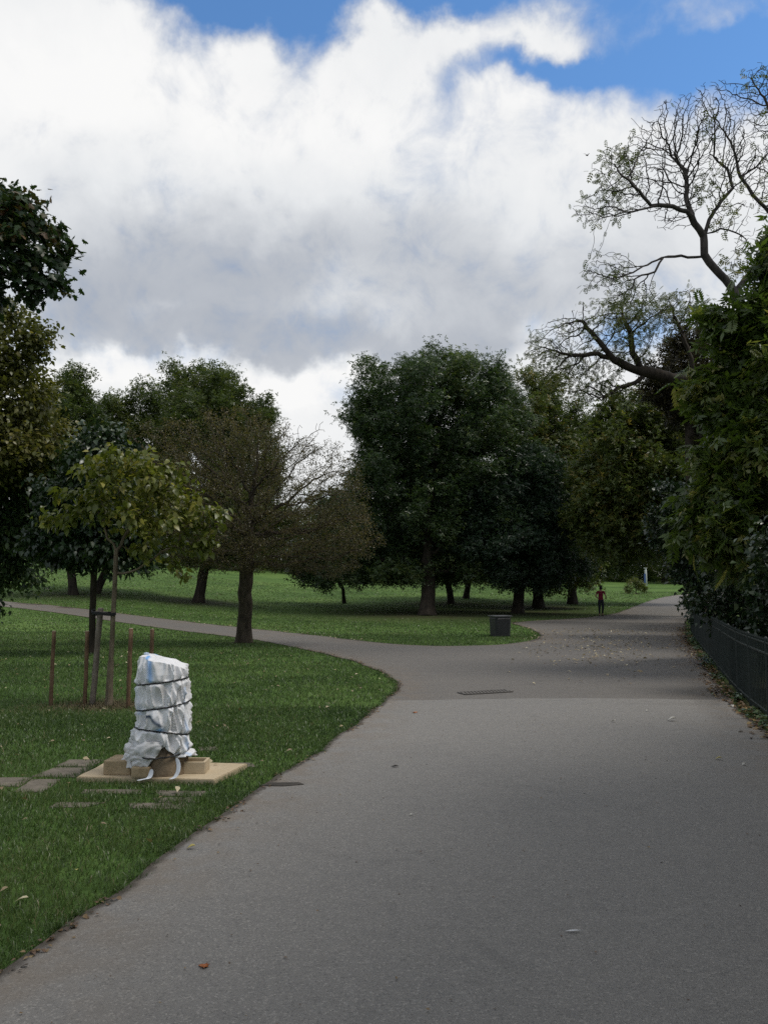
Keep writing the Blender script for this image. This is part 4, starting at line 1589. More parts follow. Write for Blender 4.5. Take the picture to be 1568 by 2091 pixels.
        b1 = 0.75 * np.exp(-((d_ + 16 - (0.95 - z) * 30) / 6.5) ** 2) * (z > 0.77)
        b2 = np.exp(-((d_ - 72) / 6) ** 2) * ((z < 0.72) & (z > 0.12)) * 0.45
        b3 = np.exp(-((d_ + 62 - (0.72 - z) * 90) / 7) ** 2) * ((z < 0.78) & (z > 0.5)) * 0.30
        b4 = np.exp(-((d_ - 7) / 8) ** 2) * np.exp(-((z - 0.385) / 0.018) ** 2) * 0.9
        b5 = np.exp(-((d_ + 78) / 14) ** 2) * np.exp(-((z - 0.235) / 0.02) ** 2) * 0.7
        BL.append(np.clip(b1 + b2 + b3 + b4 + b5, 0, 1))
        n1 = np.exp(-((d_ + 2 + (z - 0.45) * 230) / 5) ** 2) * ((z > 0.41) & (z < 0.505))
        n2 = np.exp(-((d_ + 25 - (z - 0.47) * 260) / 5) ** 2) * ((z > 0.45) & (z < 0.505))
        NV.append(np.clip(n1 + n2, 0, 1) * 0.9)
    rim = V[-1]
    cen = np.array([X(312), 0.0, 0])
    for i in range(1, nc + 1):
        t = i / nc
        s = math.cos(t * math.pi / 2) ** 0.75 if t < 1 else 0.0
        s = max(s, 0.004)
        p = cen + (rim - cen) * np.array([s, s, 1])
        u = p[:, 0] / K + 331
        zt = Zv(np.interp(u, [270, 282, 292, 304, 318, 345, 372, 385], [1372, 1356, 1347, 1349, 1355, 1358, 1366, 1382]))
        p[:, 2] = rim[:, 2] + (zt - rim[:, 2]) * math.sin(t * math.pi / 2) * 0.95 + 0.010 * (vnoise(p * 16, 7) - .5)
        V.append(p)
        ST.append(ST[0] * 0)
        BL.append(np.exp(-((u - 306) / 4) ** 2) * (t < .7))
        NV.append(ST[0] * 0)
    V = np.concatenate(V)
    nr = nz + nc
    idx = np.arange(nr * nt).reshape(nr, nt)
    nx = np.roll(idx, -1, 1)
    Fq = np.stack([idx[:-1], nx[:-1], nx[1:], idx[1:]], -1).reshape(-1, 4)
    me = np_mesh('sacking', V, [Fq], {'greying': np.concatenate(ST), 'blue': np.concatenate(BL), 'navy': np.concatenate(NV)}, smooth=True)
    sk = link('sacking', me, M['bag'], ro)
    so = sk.modifiers.new('thick', 'SOLIDIFY')
    so.thickness = 0.004
    # gathered tuft on top
    bm = bmesh.new()
    for dx, dz, r0 in ((-0.005, 0.03, .016), (0.014, 0.022, .014), (-0.02, 0.018, .012)):
        x0 = X(295)
        add_tube(bm, [(x0, 0.0, Zv(1354)), (x0 + dx * .6, -.01, Zv(1350) + dz * .3), (x0 + dx, -.012, Zv(1347) + dz * .35)], [r0, r0 * .9, r0 * .45], 7)
    bm_obj('tied_tuft', bm, M['blue_sack'], sk, True)
    # loose folds hanging at the lower left
    rr = random.Random(8)
    bm = bmesh.new()
    nu, nv = 40, 26
    grid = []
    for i in range(nu):
        a = i / (nu - 1)
        row = []
        for j in range(nv):
            b = j / (nv - 1)
            th = R(-100 + (122 - 44 * b ** 1.3) * a)
            z = Zv(1512) + (Zv(1566) - Zv(1512)) * b - 0.02 * a * b
            bulge = 0.205 + 0.068 * math.sin(math.pi * min(1, b * 1.15)) * (1 - a * 0.75) + 0.02
            w = mnoise.noise(Vector((a * 5, b * 6, 1.3)))
            w2 = 1 - 2 * abs(mnoise.noise(Vector((a * 4 + b * 3, b * 5 - a * 2, 5.1))))
            rad = bulge + 0.020 * w + 0.022 * (w2 - .5)
            row.append(bm.verts.new((X(326) + rad * math.sin(th) * 1.0, -rad * math.cos(th) * .92, z + 0.018 * w + 0.022 * mnoise.noise(Vector((a * 9, 0, 0))) * b)))
        grid.append(row)
    for i in range(nu - 1):
        for j in range(nv - 1):
            bm.faces.new((grid[i][j], grid[i + 1][j], grid[i + 1][j + 1], grid[i][j + 1]))
    o = bm_obj('loose_fold', bm, M['bag'], sk, True)
    at_ = o.data.attributes.new('greying', 'FLOAT', 'POINT')
    at_.data.foreach_set('value', [0.25 + 0.35 * (mnoise.noise(v.co * 14) > 0.05) for v in o.data.vertices])
    so = o.modifiers.new('thick', 'SOLIDIFY')
    so.thickness = 0.004
    # cords
    for j in range(4):
        bm = bmesh.new()
        P = []
        for i in range(72):
            th = -math.pi + 2 * math.pi * i / 71
            ta = np.array([th])
            z = strap_z(j, ta)
            if j == 3:
                vL, vR = 278, 384
                x, y = X(331) + 0.222 * math.sin(th), -0.218 * math.cos(th)
                if -100 < math.degrees(th) < 5:
                    x, y = x * 1.08, y * 1.12
            else:
                x, y, _, _ = body(ta, z)
                x, y = float(x[0]), float(y[0])
                l = math.hypot(x, y)
                x, y = x * (1 + 0.003 / l), y * (1 + 0.003 / l)
            P.append((x, y, float(z[0]) + 0.002 * math.sin(i * 1.7)))
        add_tube(bm, P, 0.0066, 6, False)
        bm_obj('cord', bm, M['rubber'], ro, True)
    # webbing loops hanging loose
    for P, w in (([(326, 1558, -.235), (325, 1572, -.25), (320, 1582, -.262), (311, 1592, -.29), (304, 1601, -.33)], 0.021),
                 ([(372, 1541, -.20), (378, 1552, -.215), (379, 1564, -.235), (373, 1578, -.255), (363, 1590, -.28)], 0.019)):
        bm = bmesh.new()
        prev = None
        for i, (u, v, y) in enumerate(P):
            # move to the true depth of the ribbon, keeping it on the slab
            s = (PB.y + y) / PB.y
            z = max(0.006, Zv(v) + SLAB_T + (y * 0.232))
            c = Vector((X(u) * s, y, z))
            t = 1.0 if i < len(P) - 1 else 0.75
            a = bm.verts.new(c + Vector((-w * t, 0.004, 0)))
            b = bm.verts.new(c + Vector((w * t, -0.006 + (0.01 if i % 2 else 0), 0)))
            if prev:
                bm.faces.new((prev[0], prev[1], b, a))
            prev = (a, b)
        o = bm_obj('webbing_loop', bm, M['webbing'], ro, True)
        so = o.modifiers.new('thick', 'SOLIDIFY')
        so.thickness = 0.003
        sb = o.modifiers.new('sub', 'SUBSURF')
        sb.levels = sb.render_levels = 2


M['blue_sack'] = plain_mat('blue_sack', (0.30, 0.42, 0.60), (0.55, 0.60, 0.66), 30, 0.6, 0.3)
pillar()


def slab_obj(name, poly, t, mat, label, cat, group=None, sub=0):
    c = np.mean(poly, 0)
    bm = bmesh.new()
    P = roughen(densify(list(poly) + [poly[0]], 0.06)[:-1], 0.012, 8)
    lo = [bm.verts.new((x - c[0], y - c[1], -0.06)) for x, y in P]
    hi = [bm.verts.new((x - c[0], y - c[1], t)) for x, y in P]
    f = bm.faces.new(hi)
    n = len(P)
    for i in range(n):
        bm.faces.new((lo[i], lo[(i + 1) % n], hi[(i + 1) % n], hi[i]))
    bmesh.ops.recalc_face_normals(bm, faces=bm.faces[:])
    bmesh.ops.bevel(bm, geom=[e for e in bm.edges if abs(e.verts[0].co.z - t) < 1e-4 and abs(e.verts[1].co.z - t) < 1e-4], offset=0.006, segments=2, affect='EDGES')
    o = bm_obj(name, bm, mat)
    o.location = (c[0], c[1], 0)
    return tag(o, label, cat, group)


slab_obj('stone_slab', slab_poly, SLAB_T, M['slab'], 'pale buff stone slab under the wrapped pillar', 'slab')
slabs_l = ['dark flat stone at the left frame edge beside the worn stones', 'worn flat stone in the grass just right of the left frame edge', 'flat stone between the left edge and the pale slab, second row back',
           'farthest of the flat stones left of the pale slab', 'lone flat stone in the grass left of and nearer than the pale slab', 'nearest flat stone in the grass in front of the pale slab',
           'long grass-edged stone along the front left of the pale slab', 'wide stone along the front right of the pale slab', 'narrow stone between the wide stone and the nearest stone',
           'flat stone behind the pale slab at the path side', 'small stone in the grass behind the wrapped pillar']
for (cx, cy, w, d), lab in zip(STONES, slabs_l):
    rr = random.Random(int(cx * 100))
    sk = rr.uniform(-.06, .06)
    slab_obj('paving_stone', np.array([(cx - w / 2 + rr.uniform(-.03, .03) + sk, cy - d / 2 + rr.uniform(-.015, .015)), (cx + w / 2 + rr.uniform(-.03, .03) + sk, cy - d / 2 + rr.uniform(-.02, .02)),
                                       (cx + w / 2 + rr.uniform(-.03, .03) - sk, cy + d / 2 + rr.uniform(-.02, .02)), (cx - w / 2 + rr.uniform(-.03, .03) - sk, cy + d / 2)]) + np.array([[rr.uniform(-.035, .035), rr.uniform(-.012, .012)] for _ in range(4)]),
             0.006, M['paving'], lab, 'paving stone', 'flat stones set in the lawn')


# ------------------------------------------------------------------ railings
def fence():
    L = densify(smooth_line(fence_line, 2), 0.05)
    seg = np.r_[0, np.cumsum(np.linalg.norm(np.diff(L, axis=0), axis=1))]

    def pos(s):
        return np.array([np.interp(s, seg, L[:, 0]), np.interp(s, seg, L[:, 1])])
    total_l = seg[-1]
    b = pos(6.0)
    ro = root('iron_railing', (b[0], b[1], 0), 'dark green iron railing curving along the right side of the path', 'railing')

    def loc(s, z):
        p = pos(s)
        return (p[0] - b[0], p[1] - b[1], h(p[0], p[1]) + z)
    for nm, z, rr_ in (('bottom_rail', 0.09, 0.016), ('middle_rail', 0.80, 0.017), ('top_rail', 0.93, 0.013)):
        bm = bmesh.new()
        add_tube(bm, [loc(s, z) for s in np.arange(0, total_l, 0.5)], rr_, 6)
        bm_obj(nm, bm, M['iron'], ro, True)

    def picket(bm, s):
        x, y, z = loc(s, 0)
        add_tube(bm, [(x, y, z + 0.03), (x, y, z + 0.94), (x, y, z + 0.965), (x, y, z + 0.995)], [0.0085, 0.0085, 0.012, 0.002], 5)
    ss = np.arange(0.05, total_l - .05, 0.105)
    inview = [s for s in ss if pos(s)[1] > 9.0]
    near = inview[:100]
    for s in near:
        bm = bmesh.new()
        picket(bm, s)
        bm_obj('picket', bm, M['iron'], ro)
    bm = bmesh.new()
    for s in ss:
        if s not in near:
            picket(bm, s)
    o = bm_obj('pickets', bm, M['iron'], ro)
    o['kind'] = 'stuff'
    for s in np.arange(0.6, total_l, 1.26):
        bm = bmesh.new()
        x, y, z = loc(s, 0)
        add_tube(bm, [(x, y, z - .1), (x, y, z + 0.97)], 0.021, 8)
        add_tube(bm, [(x, y, z + 0.965), (x, y, z + 0.985), (x, y, z + 1.01)], [0.026, 0.026, 0.006], 8)
        bm_obj('post', bm, M['iron'], ro, False)


fence()


# ------------------------------------------------------------------ litter bin
def litter_bin():
    b = gnd(1021, 1299)
    b.z = h(b.x, b.y)
    s = b.y / F
    ro = root('litter_bin', b, 'black litter bin with a wide flat lid on the lawn tip', 'bin', rz=R(18))
    w0, w1, hh = 15.5 * s, 16.5 * s, 39 * s
    bm = bmesh.new()

    def ring(w, z, r=0.25):
        out = []
        for q in range(4):
            for k in range(4):
                a = R(90 * q + 45 + (k - 1.5) * 5)
                out.append(bm.verts.new((w * 1.33 * math.cos(a), w * 1.33 * math.sin(a), z)))
        return out
    rs_ = [ring(w0, 0.0), ring(w0, 0.06), ring(w1, hh * 0.86), ring(w1 * 1.02, hh * 0.9), ring(w1 * .96, hh * .93), ring(w1 * .96, hh)]
    for a, c in zip(rs_[:-1], rs_[1:]):
        for i in range(16):
            bm.faces.new((a[i], a[(i + 1) % 16], c[(i + 1) % 16], c[i]))
    bm.faces.new(rs_[-1])
    bm_obj('body', bm, M['iron_bin'], ro)
    # slatted ribs below the lid
    bm = bmesh.new()
    for i in range(-4, 5):
        add_box(bm, (i * w1 * .2, -w1 * .93, hh * 0.955), (0.022, 0.03, hh * 0.09))
    bm_obj('rib_band', bm, M['grate'], ro)
    bm = bmesh.new()
    add_box(bm, (0, 0, hh + 0.024), (21 * s * 1.75, 21 * s * 1.75, 0.035), 0, 0.010)
    bm_obj('lid', bm, M['bin_top'], ro)
    bm = bmesh.new()
    add_box(bm, (0, -w1 * .90, hh * 0.62), (w1 * 1.1, 0.02, hh * 0.10), 0, 0.005)
    bm_obj('slot_plate', bm, M['hole'], ro)


litter_bin()


# ------------------------------------------------------------------ drain grate and broken patch
def grate():
    a, b_ = gnd(940, 1419), gnd(1040, 1413)
    c = (a + b_) / 2
    ang = math.atan2(b_.y - a.y, b_.x - a.x)
    L = (b_ - a).length * 0.95
    ro = root('drain_grate', (c.x, c.y, 0.020), 'long slotted drain grate let into the path near the asphalt seam', 'drain', rz=ang)
    bm = bmesh.new()
    W = 0.24
    add_box(bm, (0, 0, 0.0005), (L, W, 0.004))
    bm_obj('pit', bm, M['hole'], ro)
    bm = bmesh.new()
    for y in (-W / 2, W / 2):
        add_box(bm, (0, y, 0.004), (L + .02, 0.022, 0.012))
    for x in (-L / 2, L / 2):
        add_box(bm, (x, 0, 0.0035), (0.022, W - .024, 0.011))
    bm_obj('frame', bm, M['grate'], ro)
    for i in range(14):
        bm = bmesh.new()
        x = -L / 2 + (i + .5) * L / 14 + .005
        add_box(bm, (x, 0, 0.004), (0.026, W - .03, 0.009), R(-16))
        bm_obj('bar', bm, M['grate'], ro)


grate()
cp = gnd(578, 1607)
mp = slab_obj('broken_patch', np.array([(cp.x - .19, cp.y - .05), (cp.x + .02, cp.y - .075), (cp.x + .18, cp.y - .01), (cp.x + .12, cp.y + .06), (cp.x - .12, cp.y + .05)]), 0.026, M['patch'],
              'dark crumbled patch in the path edge near the pale slab', 'path repair')

# ------------------------------------------------------------------ far signpost, rail path and shrub
def far_things():
    p = gnd(1318, 1196)
    s = p.y / F
    ro = root('sign_post', p, 'white post with a blue panel on the far lawn past the bend', 'sign post')
    bm = bmesh.new()
    add_tube(bm, [(0.06, 0, -.1), (0.02, 0, 34 * s * .9), (0.0, 0, 35 * s)], [0.16, 0.15, 0.12], 8)
    bm_obj('post', bm, M['white_paint'], ro, True)
    bm = bmesh.new()
    add_box(bm, (-0.16, -0.16, 15 * s), (0.22, 0.05, 19 * s), 0, 0.01)
    bm_obj('panel', bm, M['blue_paint'], ro)
    bm = bmesh.new()
    add_tube(bm, [(0, 0, 35 * s), (0, 0, 36.5 * s), (0, 0, 37 * s)], [0.24, 0.24, 0.05], 10)
    bm_obj('cap', bm, M['white_paint'], ro)
    # shrub in front of it
    b = gnd(1298, 1213)
    tree('lawn_shrub', 'small pale flecked shrub in front of the far signpost', 'shrub', b, b.y, [(1284, 1200, 14, 9), (1306, 1197, 16, 11), (1297, 1188, 18, 7), (1312, 1206, 12, 7)],
         150, 0.28, 0.05, dict(t=T_SPRAY, n=520, size=0.22, sig=0.14, mat=M['lf_rob'], r=0.05), M['bark_young'], 55, tip=0.01, trunk_top=(b.x, b.y, b.z + .3))
    # pale far path crossing behind
    P = [gnd(u, v) for u, v in ((1262, 1169), (1300, 1171), (1352, 1175), (1420, 1179))]
    Q = [gnd(u, v) for u, v in ((1262, 1166), (1300, 1168), (1352, 1172), (1420, 1176))]
    V = [(p.x, p.y, h(p.x, p.y) + .05) for p in P] + [(p.x, p.y, h(p.x, p.y) + .05) for p in Q]
    Fq = np.array([(i, i + 1, 5 + i, 4 + i) for i in range(3)])
    o = link('far_path', np_mesh('far_path', V, [Fq]), M['slab'])
    tag(o, kind='structure')
    # pale dome standing in for an unidentified light patch beyond
    p = gnd(1374, 1175)
    s = p.y / F
    bm = bmesh.new()
    bmesh.ops.create_uvsphere(bm, u_segments=20, v_segments=12, radius=1)
    for v in bm.verts:
        v.co = (v.co.x * 6.0 * s, v.co.y * 5 * s, max(-.2, v.co.z) * 6.5 * s)
        v.co += v.co * 0.12 * mnoise.noise(v.co * 1.2)
    o = bm_obj('pale_shape', bm, M['slab'], None, True)
    o.location = p
    tag(o, 'unidentified pale rounded shape on the far lawn right of the distant tree', 'boulder')


far_things()


# ------------------------------------------------------------------ person
def skin_body(name, verts, edges, rad, mat, parent, levels=2, rootv=0):
    me = bpy.data.meshes.new(name)
    me.from_pydata(verts, edges, [])
    o = bpy.data.objects.new(name, me)
    COL.objects.link(o)
    sk = o.modifiers.new('skin', 'SKIN')
    sk.use_smooth_shade = True
    for i, r in enumerate(rad):
        me.skin_vertices[0].data[i].radius = (r, r) if not isinstance(r, tuple) else r
        me.skin_vertices[0].data[i].use_root = (i == rootv)
    ss_ = o.modifiers.new('sub', 'SUBSURF')
    ss_.levels = ss_.render_levels = levels
    dg = bpy.context.evaluated_depsgraph_get()
    m2 = bpy.data.meshes.new_from_object(o.evaluated_get(dg))
    bpy.data.objects.remove(o)
    m2.name = name
    for p in m2.polygons:
        p.use_smooth = True
    m2.materials.clear()
    return link(name, m2, mat, parent)


def person():
    b = gnd(1227, 1258)
    S = (60 * b.y / F) / 1.70
    ro = root('person', b, 'person in a red top and dark trousers walking beside the far lawn, elbow out', 'person')
    ro.scale = (S, S, S)
    V, E, Rd = [], [], []

    def v(p, r, link_to=None):
        V.append(p)
        Rd.append(r)
        if link_to is not None:
            E.append((link_to, len(V) - 1))
        return len(V) - 1
    pel = v((0, 0, .93), (.125, .10))
    wai = v((0, 0, 1.08), (.115, .085), pel)
    che = v((0, .01, 1.27), (.135, .095), wai)
    shc = v((0, .01, 1.40), (.10, .075), che)
    nk = v((0, .012, 1.475), .048, shc)
    hd0 = v((0, -.005, 1.545), (.062, .075), nk)
    hd1 = v((0, -.005, 1.62), (.072, .088), hd0)
    hd2 = v((0, 0, 1.675), (.05, .06), hd1)
    hands = []
    for sx, el, wr, hn in ((-1, (-.30, .03, 1.14), (-.14, .16, 1.03), (-.08, .19, 1.02)), (1, (.27, -.08, 1.13), (.33, .12, 1.02), (.345, .20, 1.01))):
        sh = v((sx * .17, .01, 1.385), .052, shc)
        e = v(el, .040, sh)
        w = v(wr, .028, e)
        hands.append((w, Vector(wr), Vector(hn)))
        palm = v(hn, (.034, .02), w)
        d = (Vector(hn) - Vector(wr)).normalized()
        side = d.cross(Vector((0, 0, 1))).normalized()
        for k, (o_, l_) in enumerate(((-.024, .060), (-.008, .070), (.008, .066), (.022, .052))):
            p1 = Vector(hn) + side * o_ + d * .035
            p2 = p1 + d * l_ * .5 + Vector((0, 0, -.012))
            p3 = p2 + d * l_ * .3 + Vector((0, 0, -.026))
            f1 = v(tuple(p1), .0095, palm)
            f2 = v(tuple(p2), .009, f1)
            v(tuple(p3), .007, f2)
        t1 = v(tuple(Vector(hn) - side * .03 + Vector((0, 0, .012))), .011, palm)
        v(tuple(Vector(hn) - side * .05 + d * .035), .009, t1)
    legs = []
    for sx, kn, an, to in ((-1, (-.095, -.02, .50), (-.085, .02, .085), (-.10, -.11, .03)), (1, (.10, -.05, .50), (.10, .10, .10), (.11, -.02, .03))):
        hp = v((sx * .085, 0, .86), (.09, .095), pel)
        k = v(kn, .058, hp)
        c = v(tuple((Vector(kn) * .65 + Vector(an) * .35) + Vector((0, .02, 0))), .052, k)
        a = v(an, .036, c)
        hl = v((an[0], an[1] + .03, .04), .036, a)
        v(to, .032, a)
    body = skin_body('body', V, E, Rd, M['skin'], ro)
    # face: nose, ears, eyes are on the side turned away; ears and nose as real bumps
    # clothing
    V2, E2, R2 = [], [], []

    def w(p, r, l=None):
        V2.append(p)
        R2.append(r)
        if l is not None:
            E2.append((l, len(V2) - 1))
        return len(V2) - 1
    a = w((0, 0, 1.06), (.138, .108))
    w((0, 0, .94), (.150, .120), a)
    c = w((0, .01, 1.27), (.155, .115), a)
    d = w((0, .01, 1.40), (.115, .09), c)
    w((0, .012, 1.445), .065, d)
    for sx, e in ((-1, (-.24, .02, 1.25)), (1, (.23, -.04, 1.25))):
        s = w((sx * .172, .01, 1.39), .064, d)
        w(e, .058, s)
    skin_body('top', V2, E2, R2, M['red_cloth'], ro)
    V2, E2, R2 = [], [], []
    p = w((0, 0, .93), (.140, .115))
    w((0, 0, 1.0), (.130, .105), p)
    for sx, kn, an in ((-1, (-.095, -.02, .50), (-.085, .02, .10)), (1, (.10, -.05, .50), (.10, .10, .115))):
        hp = w((sx * .088, 0, .84), (.105, .108), p)
        k = w(kn, .072, hp)
        q = w(tuple((Vector(kn) * .6 + Vector(an) * .4) + Vector((0, .02, 0))), .064, k)
        w(an, .050, q)
    skin_body('trousers', V2, E2, R2, M['dark_cloth'], ro)
    # hair: cap with a short tail at the nape
    V2, E2, R2 = [], [], []
    p = w((0, -.02, 1.645), (.084, .092))
    w((0, -.01, 1.69), (.066, .075), p)
    q = w((0, -.055, 1.58), (.076, .058), p)
    w((0, -.065, 1.50), (.05, .036), q)
    skin_body('hair', V2, E2, R2, M['hair'], ro)
    for sx, an in ((-1, (-.09, -.02, .035)), (1, (.105, .06, .04))):
        bm = bmesh.new()
        bmesh.ops.create_uvsphere(bm, u_segments=14, v_segments=8, radius=1)
        for q in bm.verts:
            q.co = (q.co.x * .048 + an[0], q.co.y * .135 + an[1], max(-.03, q.co.z * .05) + an[2])
        bm_obj('shoe', bm, M['shoe'], ro, True)
    # ears, nose, eyes (the face looks away up the path)
    bm = bmesh.new()
    for sx in (-1, 1):
        r = bmesh.ops.create_uvsphere(bm, u_segments=8, v_segments=6, radius=1)
        for q in r['verts']:
            q.co = (q.co.x * .010 + sx * .076, q.co.y * .02, q.co.z * .03 + 1.60)
    r = bmesh.ops.create_uvsphere(bm, u_segments=8, v_segments=6, radius=1)
    for q in r['verts']:
        q.co = (q.co.x * .014, q.co.y * .02 + .085, q.co.z * .025 + 1.585)
    bm_obj('ears_and_nose', bm, M['skin'], ro, True)


person()

# ------------------------------------------------------------------ fallen leaves and litter
def scatter_leaves(name, label, cat, P, size, mat, seed, tmpl=T_OVATE, lift=0.025, bias=0.0):
    rng = np.random.RandomState(seed)
    n = len(P)
    pos = np.c_[P, H(P[:, 0], P[:, 1]) + lift + rng.uniform(0, .012, n)]
    dv = np.c_[rng.normal(size=(n, 2)), rng.normal(0, .12, n)]
    nr = np.c_[rng.normal(0, .28, (n, 2)), np.ones(n)]
    tone = np.clip(rng.beta(2, 2, n) + bias, 0, 1)
    o = link(name, leaves_mesh(name, tmpl, pos, dv, nr, size * rng.uniform(.6, 1.25, n), tone), mat)
    return tag(o, label, cat, kind='stuff')


rng = np.random.RandomState(61)
# drift on the far tarmac
P = []
for _ in range(1500):
    u = rng.normal(1235, 95)
    v = 1285 + abs(rng.normal(0, 1)) * 36
    if 1030 < u < 1440 and v < 1400:
        P.append(tuple(gnd(u, v)[:2]))
P = np.array(P)
P = P[inside(P, path_poly)]
scatter_leaves('fallen_leaves', 'pale leaves strewn across the darker tarmac between bin and railing', 'fallen leaves', P[:900], 0.075, M['lf_fallen'], 1, bias=-.05)
# litter along the foot of the railing
t = rng.uniform(0, 1, 1700)
yy = 8.5 + t * 24
xx = np.interp(yy, [p[1] for p in fence_line], [p[0] for p in fence_line]) - 0.08 - np.abs(rng.normal(0, .14, len(yy))) * (0.6 + yy / 22)
scatter_leaves('leaf_litter', 'brown leaf litter and crumbs gathered along the foot of the railing', 'leaf litter', np.c_[xx, yy], 0.07, M['lf_litter'], 2)
t = rng.uniform(0, 1, 1500)
yy = 9.0 + t * 22
keep = vnoise(np.c_[yy * 1.4, yy * 0, yy * 0], 4) > .45
yy = yy[keep]
xx = np.interp(yy, [p[1] for p in fence_line], [p[0] for p in fence_line]) - 0.02 - np.abs(rng.normal(0, .11, len(yy)))
o = scatter_leaves('ground_ivy', 'low green ivy creeping out under the railing', 'ivy', np.c_[xx, yy], 0.08, M['lf_ivy'], 3, lift=0.05)
# crumbs along the left edge of the path
i = rng.randint(0, len(left_s), 4200)
P = left_s[i] + rng.normal(0, .035, (4200, 2)) + (0.035, 0)
P = P[vnoise(np.c_[P * 2.3, np.zeros(len(P))], 19) > .42]
P = P[(P[:, 1] > 2.5) & (P[:, 1] < 22)]
scatter_leaves('edge_litter', 'small brown leaf scraps caught along the left grass edge of the path', 'leaf litter', P, 0.030, M['lf_litter'], 4, lift=.022)
# pale leaves lying about the lawn and the far verge
P = np.c_[rng.uniform(-9, .3, 420), rng.uniform(3.5, 20, 420)]
P = P[(~inside(P, path_poly)) & (P[:, 0] > -.52 * P[:, 1])]
scatter_leaves('lawn_leaves', 'yellow and pale leaves scattered over the near lawn', 'fallen leaves', P[:230], 0.06, M['lf_fallen'], 5, lift=.045)
i = rng.randint(0, len(back_s), 700)
P = back_s[i] + rng.normal(0, .16, (700, 2))
P = P[(P[:, 1] > 24) & (P[:, 0] < 12)]
scatter_leaves('verge_leaves', 'yellow leaves lying along the far edge of the side path', 'fallen leaves', P[:420], 0.07, M['lf_fallen'], 6, lift=.04, bias=.1)


P = np.c_[rng.uniform(-1.5, 5.5, 900), rng.uniform(2.6, 13, 900)]
P = P[inside(P, path_poly)]
P = P[(P[:, 0] < np.interp(P[:, 1], [p[1] for p in fence_line], [p[0] for p in fence_line]) - .3)]
scatter_leaves('path_crumbs', 'tiny leaf crumbs and grit lying all over the near path', 'crumbs', P[:420], 0.020, M['lf_litter'], 7, tmpl=T_SIMPLE, lift=.0215)


def single_leaf(u, v, size, name, label, cat, cols, tmpl, rz, seed, zoff=.024, curl=0.25):
    p = gnd(u, v)
    m_ = leaf_mat(name + '_col%d' % seed, *cols, trans=0.1, gain=1.0)
    tv, tf = tmpl
    tv = tv.copy()
    tv[:, 1] -= .5
    tv[:, 2] = tv[:, 2] * 1.5 + curl * tv[:, 0] ** 2 * 2 + 0.12 * tv[:, 1] ** 2
    ca, sa = math.cos(rz), math.sin(rz)
    V = np.c_[(tv[:, 0] * ca - tv[:, 1] * sa), (tv[:, 0] * sa + tv[:, 1] * ca), tv[:, 2] - tv[:, 2].min()] * size
    rr = np.random.RandomState(seed)
    o = link(name, np_mesh(name, V, [tf], {'tone': rr.uniform(.3, .9, len(V))}), m_)
    so = o.modifiers.new('thick', 'SOLIDIFY')
    so.thickness = 0.0012
    o.location = (p.x, p.y, p.z + zoff)
    return tag(o, label, cat)


ORG = ((0.22, 0.055, 0.012), (0.34, 0.10, 0.02), (0.42, 0.15, 0.03))
YEL = ((0.28, 0.22, 0.05), (0.42, 0.36, 0.10), (0.55, 0.48, 0.18))
PAL = ((0.30, 0.28, 0.24), (0.45, 0.43, 0.38), (0.60, 0.58, 0.52))
BRN = ((0.06, 0.03, 0.012), (0.14, 0.07, 0.03), (0.22, 0.12, 0.05))
single_leaf(417, 1985, 0.055, 'fallen_leaf', 'orange lobed leaf lying on the path at the bottom of the photo', 'leaf', ORG, T_MAPLE, 1.1, 1)
single_leaf(390, 1741, 0.055, 'fallen_leaf', 'curled yellow leaf on the left edge of the path', 'leaf', YEL, T_OVATE, 1.9, 2)
single_leaf(847, 1459, 0.085, 'fallen_leaf', 'orange brown leaf on the pale path just below the seam', 'leaf', ORG, T_MAPLE, .4, 3)
single_leaf(156, 1797, 0.03, 'fallen_leaf', 'tiny yellow leaf in the near grass at the left', 'leaf', YEL, T_OVATE, .4, 4, .05)
single_leaf(806, 1571, 0.075, 'fallen_twig', 'dark curled twig-like leaf in the middle of the pale path', 'leaf', ((.02, .018, .015), (.03, .025, .02), (.05, .04, .03)), T_SIMPLE, 1.4, 5)
single_leaf(839, 1672, 0.03, 'fallen_leaf', 'pale scrap of leaf in the middle of the path', 'leaf', PAL, T_OVATE, 2.2, 6)
single_leaf(1371, 1476, 0.11, 'fallen_leaf', 'white backed leaf on the shaded right of the path', 'leaf', PAL, T_OVATE, 1.5, 7)
single_leaf(1252, 1478, 0.06, 'fallen_leaf', 'small white leaf on the path left of the white backed leaf', 'leaf', PAL, T_OVATE, .7, 8)
single_leaf(1320, 1456, 0.05, 'fallen_leaf', 'white leaf just below the asphalt seam near the railing', 'leaf', PAL, T_OVATE, 2.5, 9)
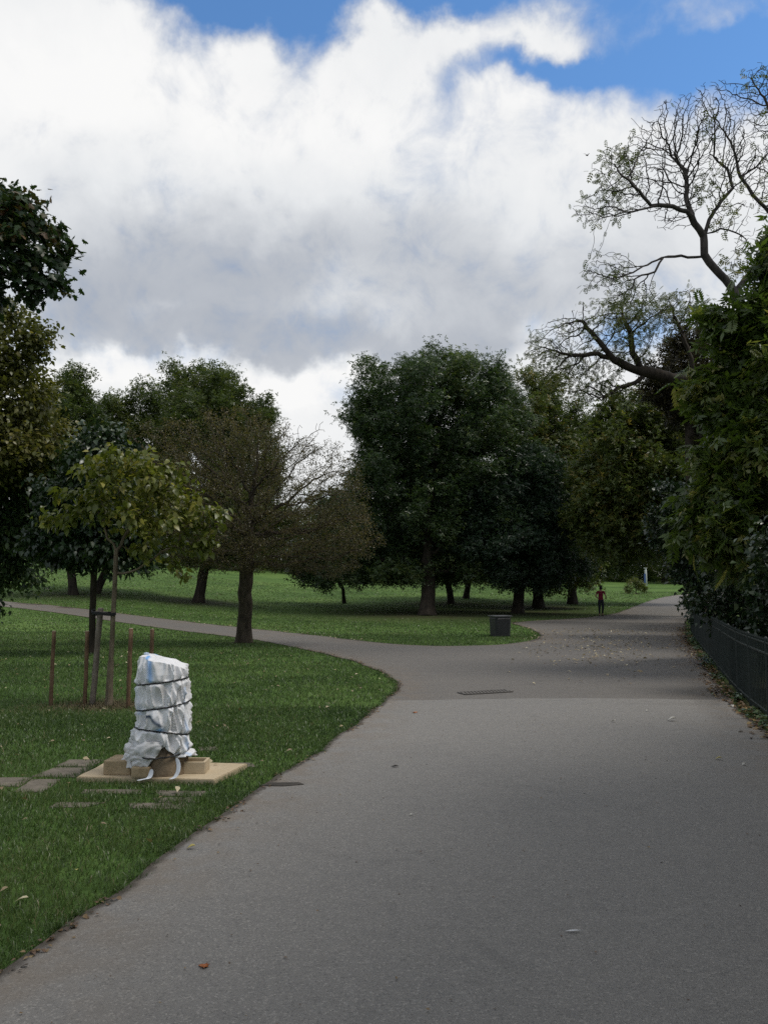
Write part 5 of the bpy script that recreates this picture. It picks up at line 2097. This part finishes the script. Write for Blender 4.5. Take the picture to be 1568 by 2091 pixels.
single_leaf(1466, 1556, 0.06, 'fallen_leaf', 'yellow brown leaf in the shade at the right of the path', 'leaf', YEL, T_OVATE, 1.2, 10)
single_leaf(1518, 1568, 0.05, 'fallen_leaf', 'pale leaf nearest the right frame edge on the path', 'leaf', PAL, T_OVATE, 2.0, 11)
single_leaf(1495, 1447, 0.07, 'fallen_leaf', 'pale leaf beside the railing just past the seam', 'leaf', PAL, T_OVATE, 2.9, 12)


def feather():
    p = gnd(1172, 1914)
    bm = bmesh.new()
    n = 12
    for sgn in (-1, 1):
        rows = []
        for i in range(n):
            t = i / (n - 1)
            w = 0.007 * math.sin(math.pi * (t * .9 + .08)) * (1 + .25 * math.sin(i * 2.7))
            x = (t - .5) * 0.07
            y = .004 * math.sin(t * 3)
            rows.append((bm.verts.new((x, y, .004 + .004 * t)), bm.verts.new((x - .004, y + sgn * w, .006 + .004 * t))))
        for a, b in zip(rows[:-1], rows[1:]):
            bm.faces.new((a[0], b[0], b[1], a[1]))
    o = bm_obj('feather', bm, M['white_paint'])
    o.location = (p.x, p.y, .022)
    tag(o, 'small white feather on the dark foreground of the path', 'feather')


feather()


def bird():
    p = at(1198, 317, 60)
    bm = bmesh.new()
    bmesh.ops.create_uvsphere(bm, u_segments=12, v_segments=8, radius=1)
    for v in bm.verts:
        y = v.co.x
        v.co = (v.co.x * .17, v.co.y * .055 * (1.1 - .5 * abs(y)), v.co.z * .055)
    for s in (-1, 1):
        a = [bm.verts.new(c) for c in ((.06, s * .03, .02), (-.05, s * .03, .02), (-.10, s * .22, .12), (.03, s * .20, .12), (-.09, s * .38, .09))]
        bm.faces.new((a[0], a[1], a[2], a[3]))
        bm.faces.new((a[3], a[2], a[4]))
    a = [bm.verts.new(c) for c in ((-.14, .0, .0), (-.26, .05, .0), (-.26, -.05, .0))]
    bm.faces.new(a)
    o = bm_obj('bird', bm, M['hair'])
    o.location = p
    o.rotation_euler = (R(20), R(-15), R(40))
    tag(o, 'tiny dark bird flying against the white cloud', 'bird')


bird()
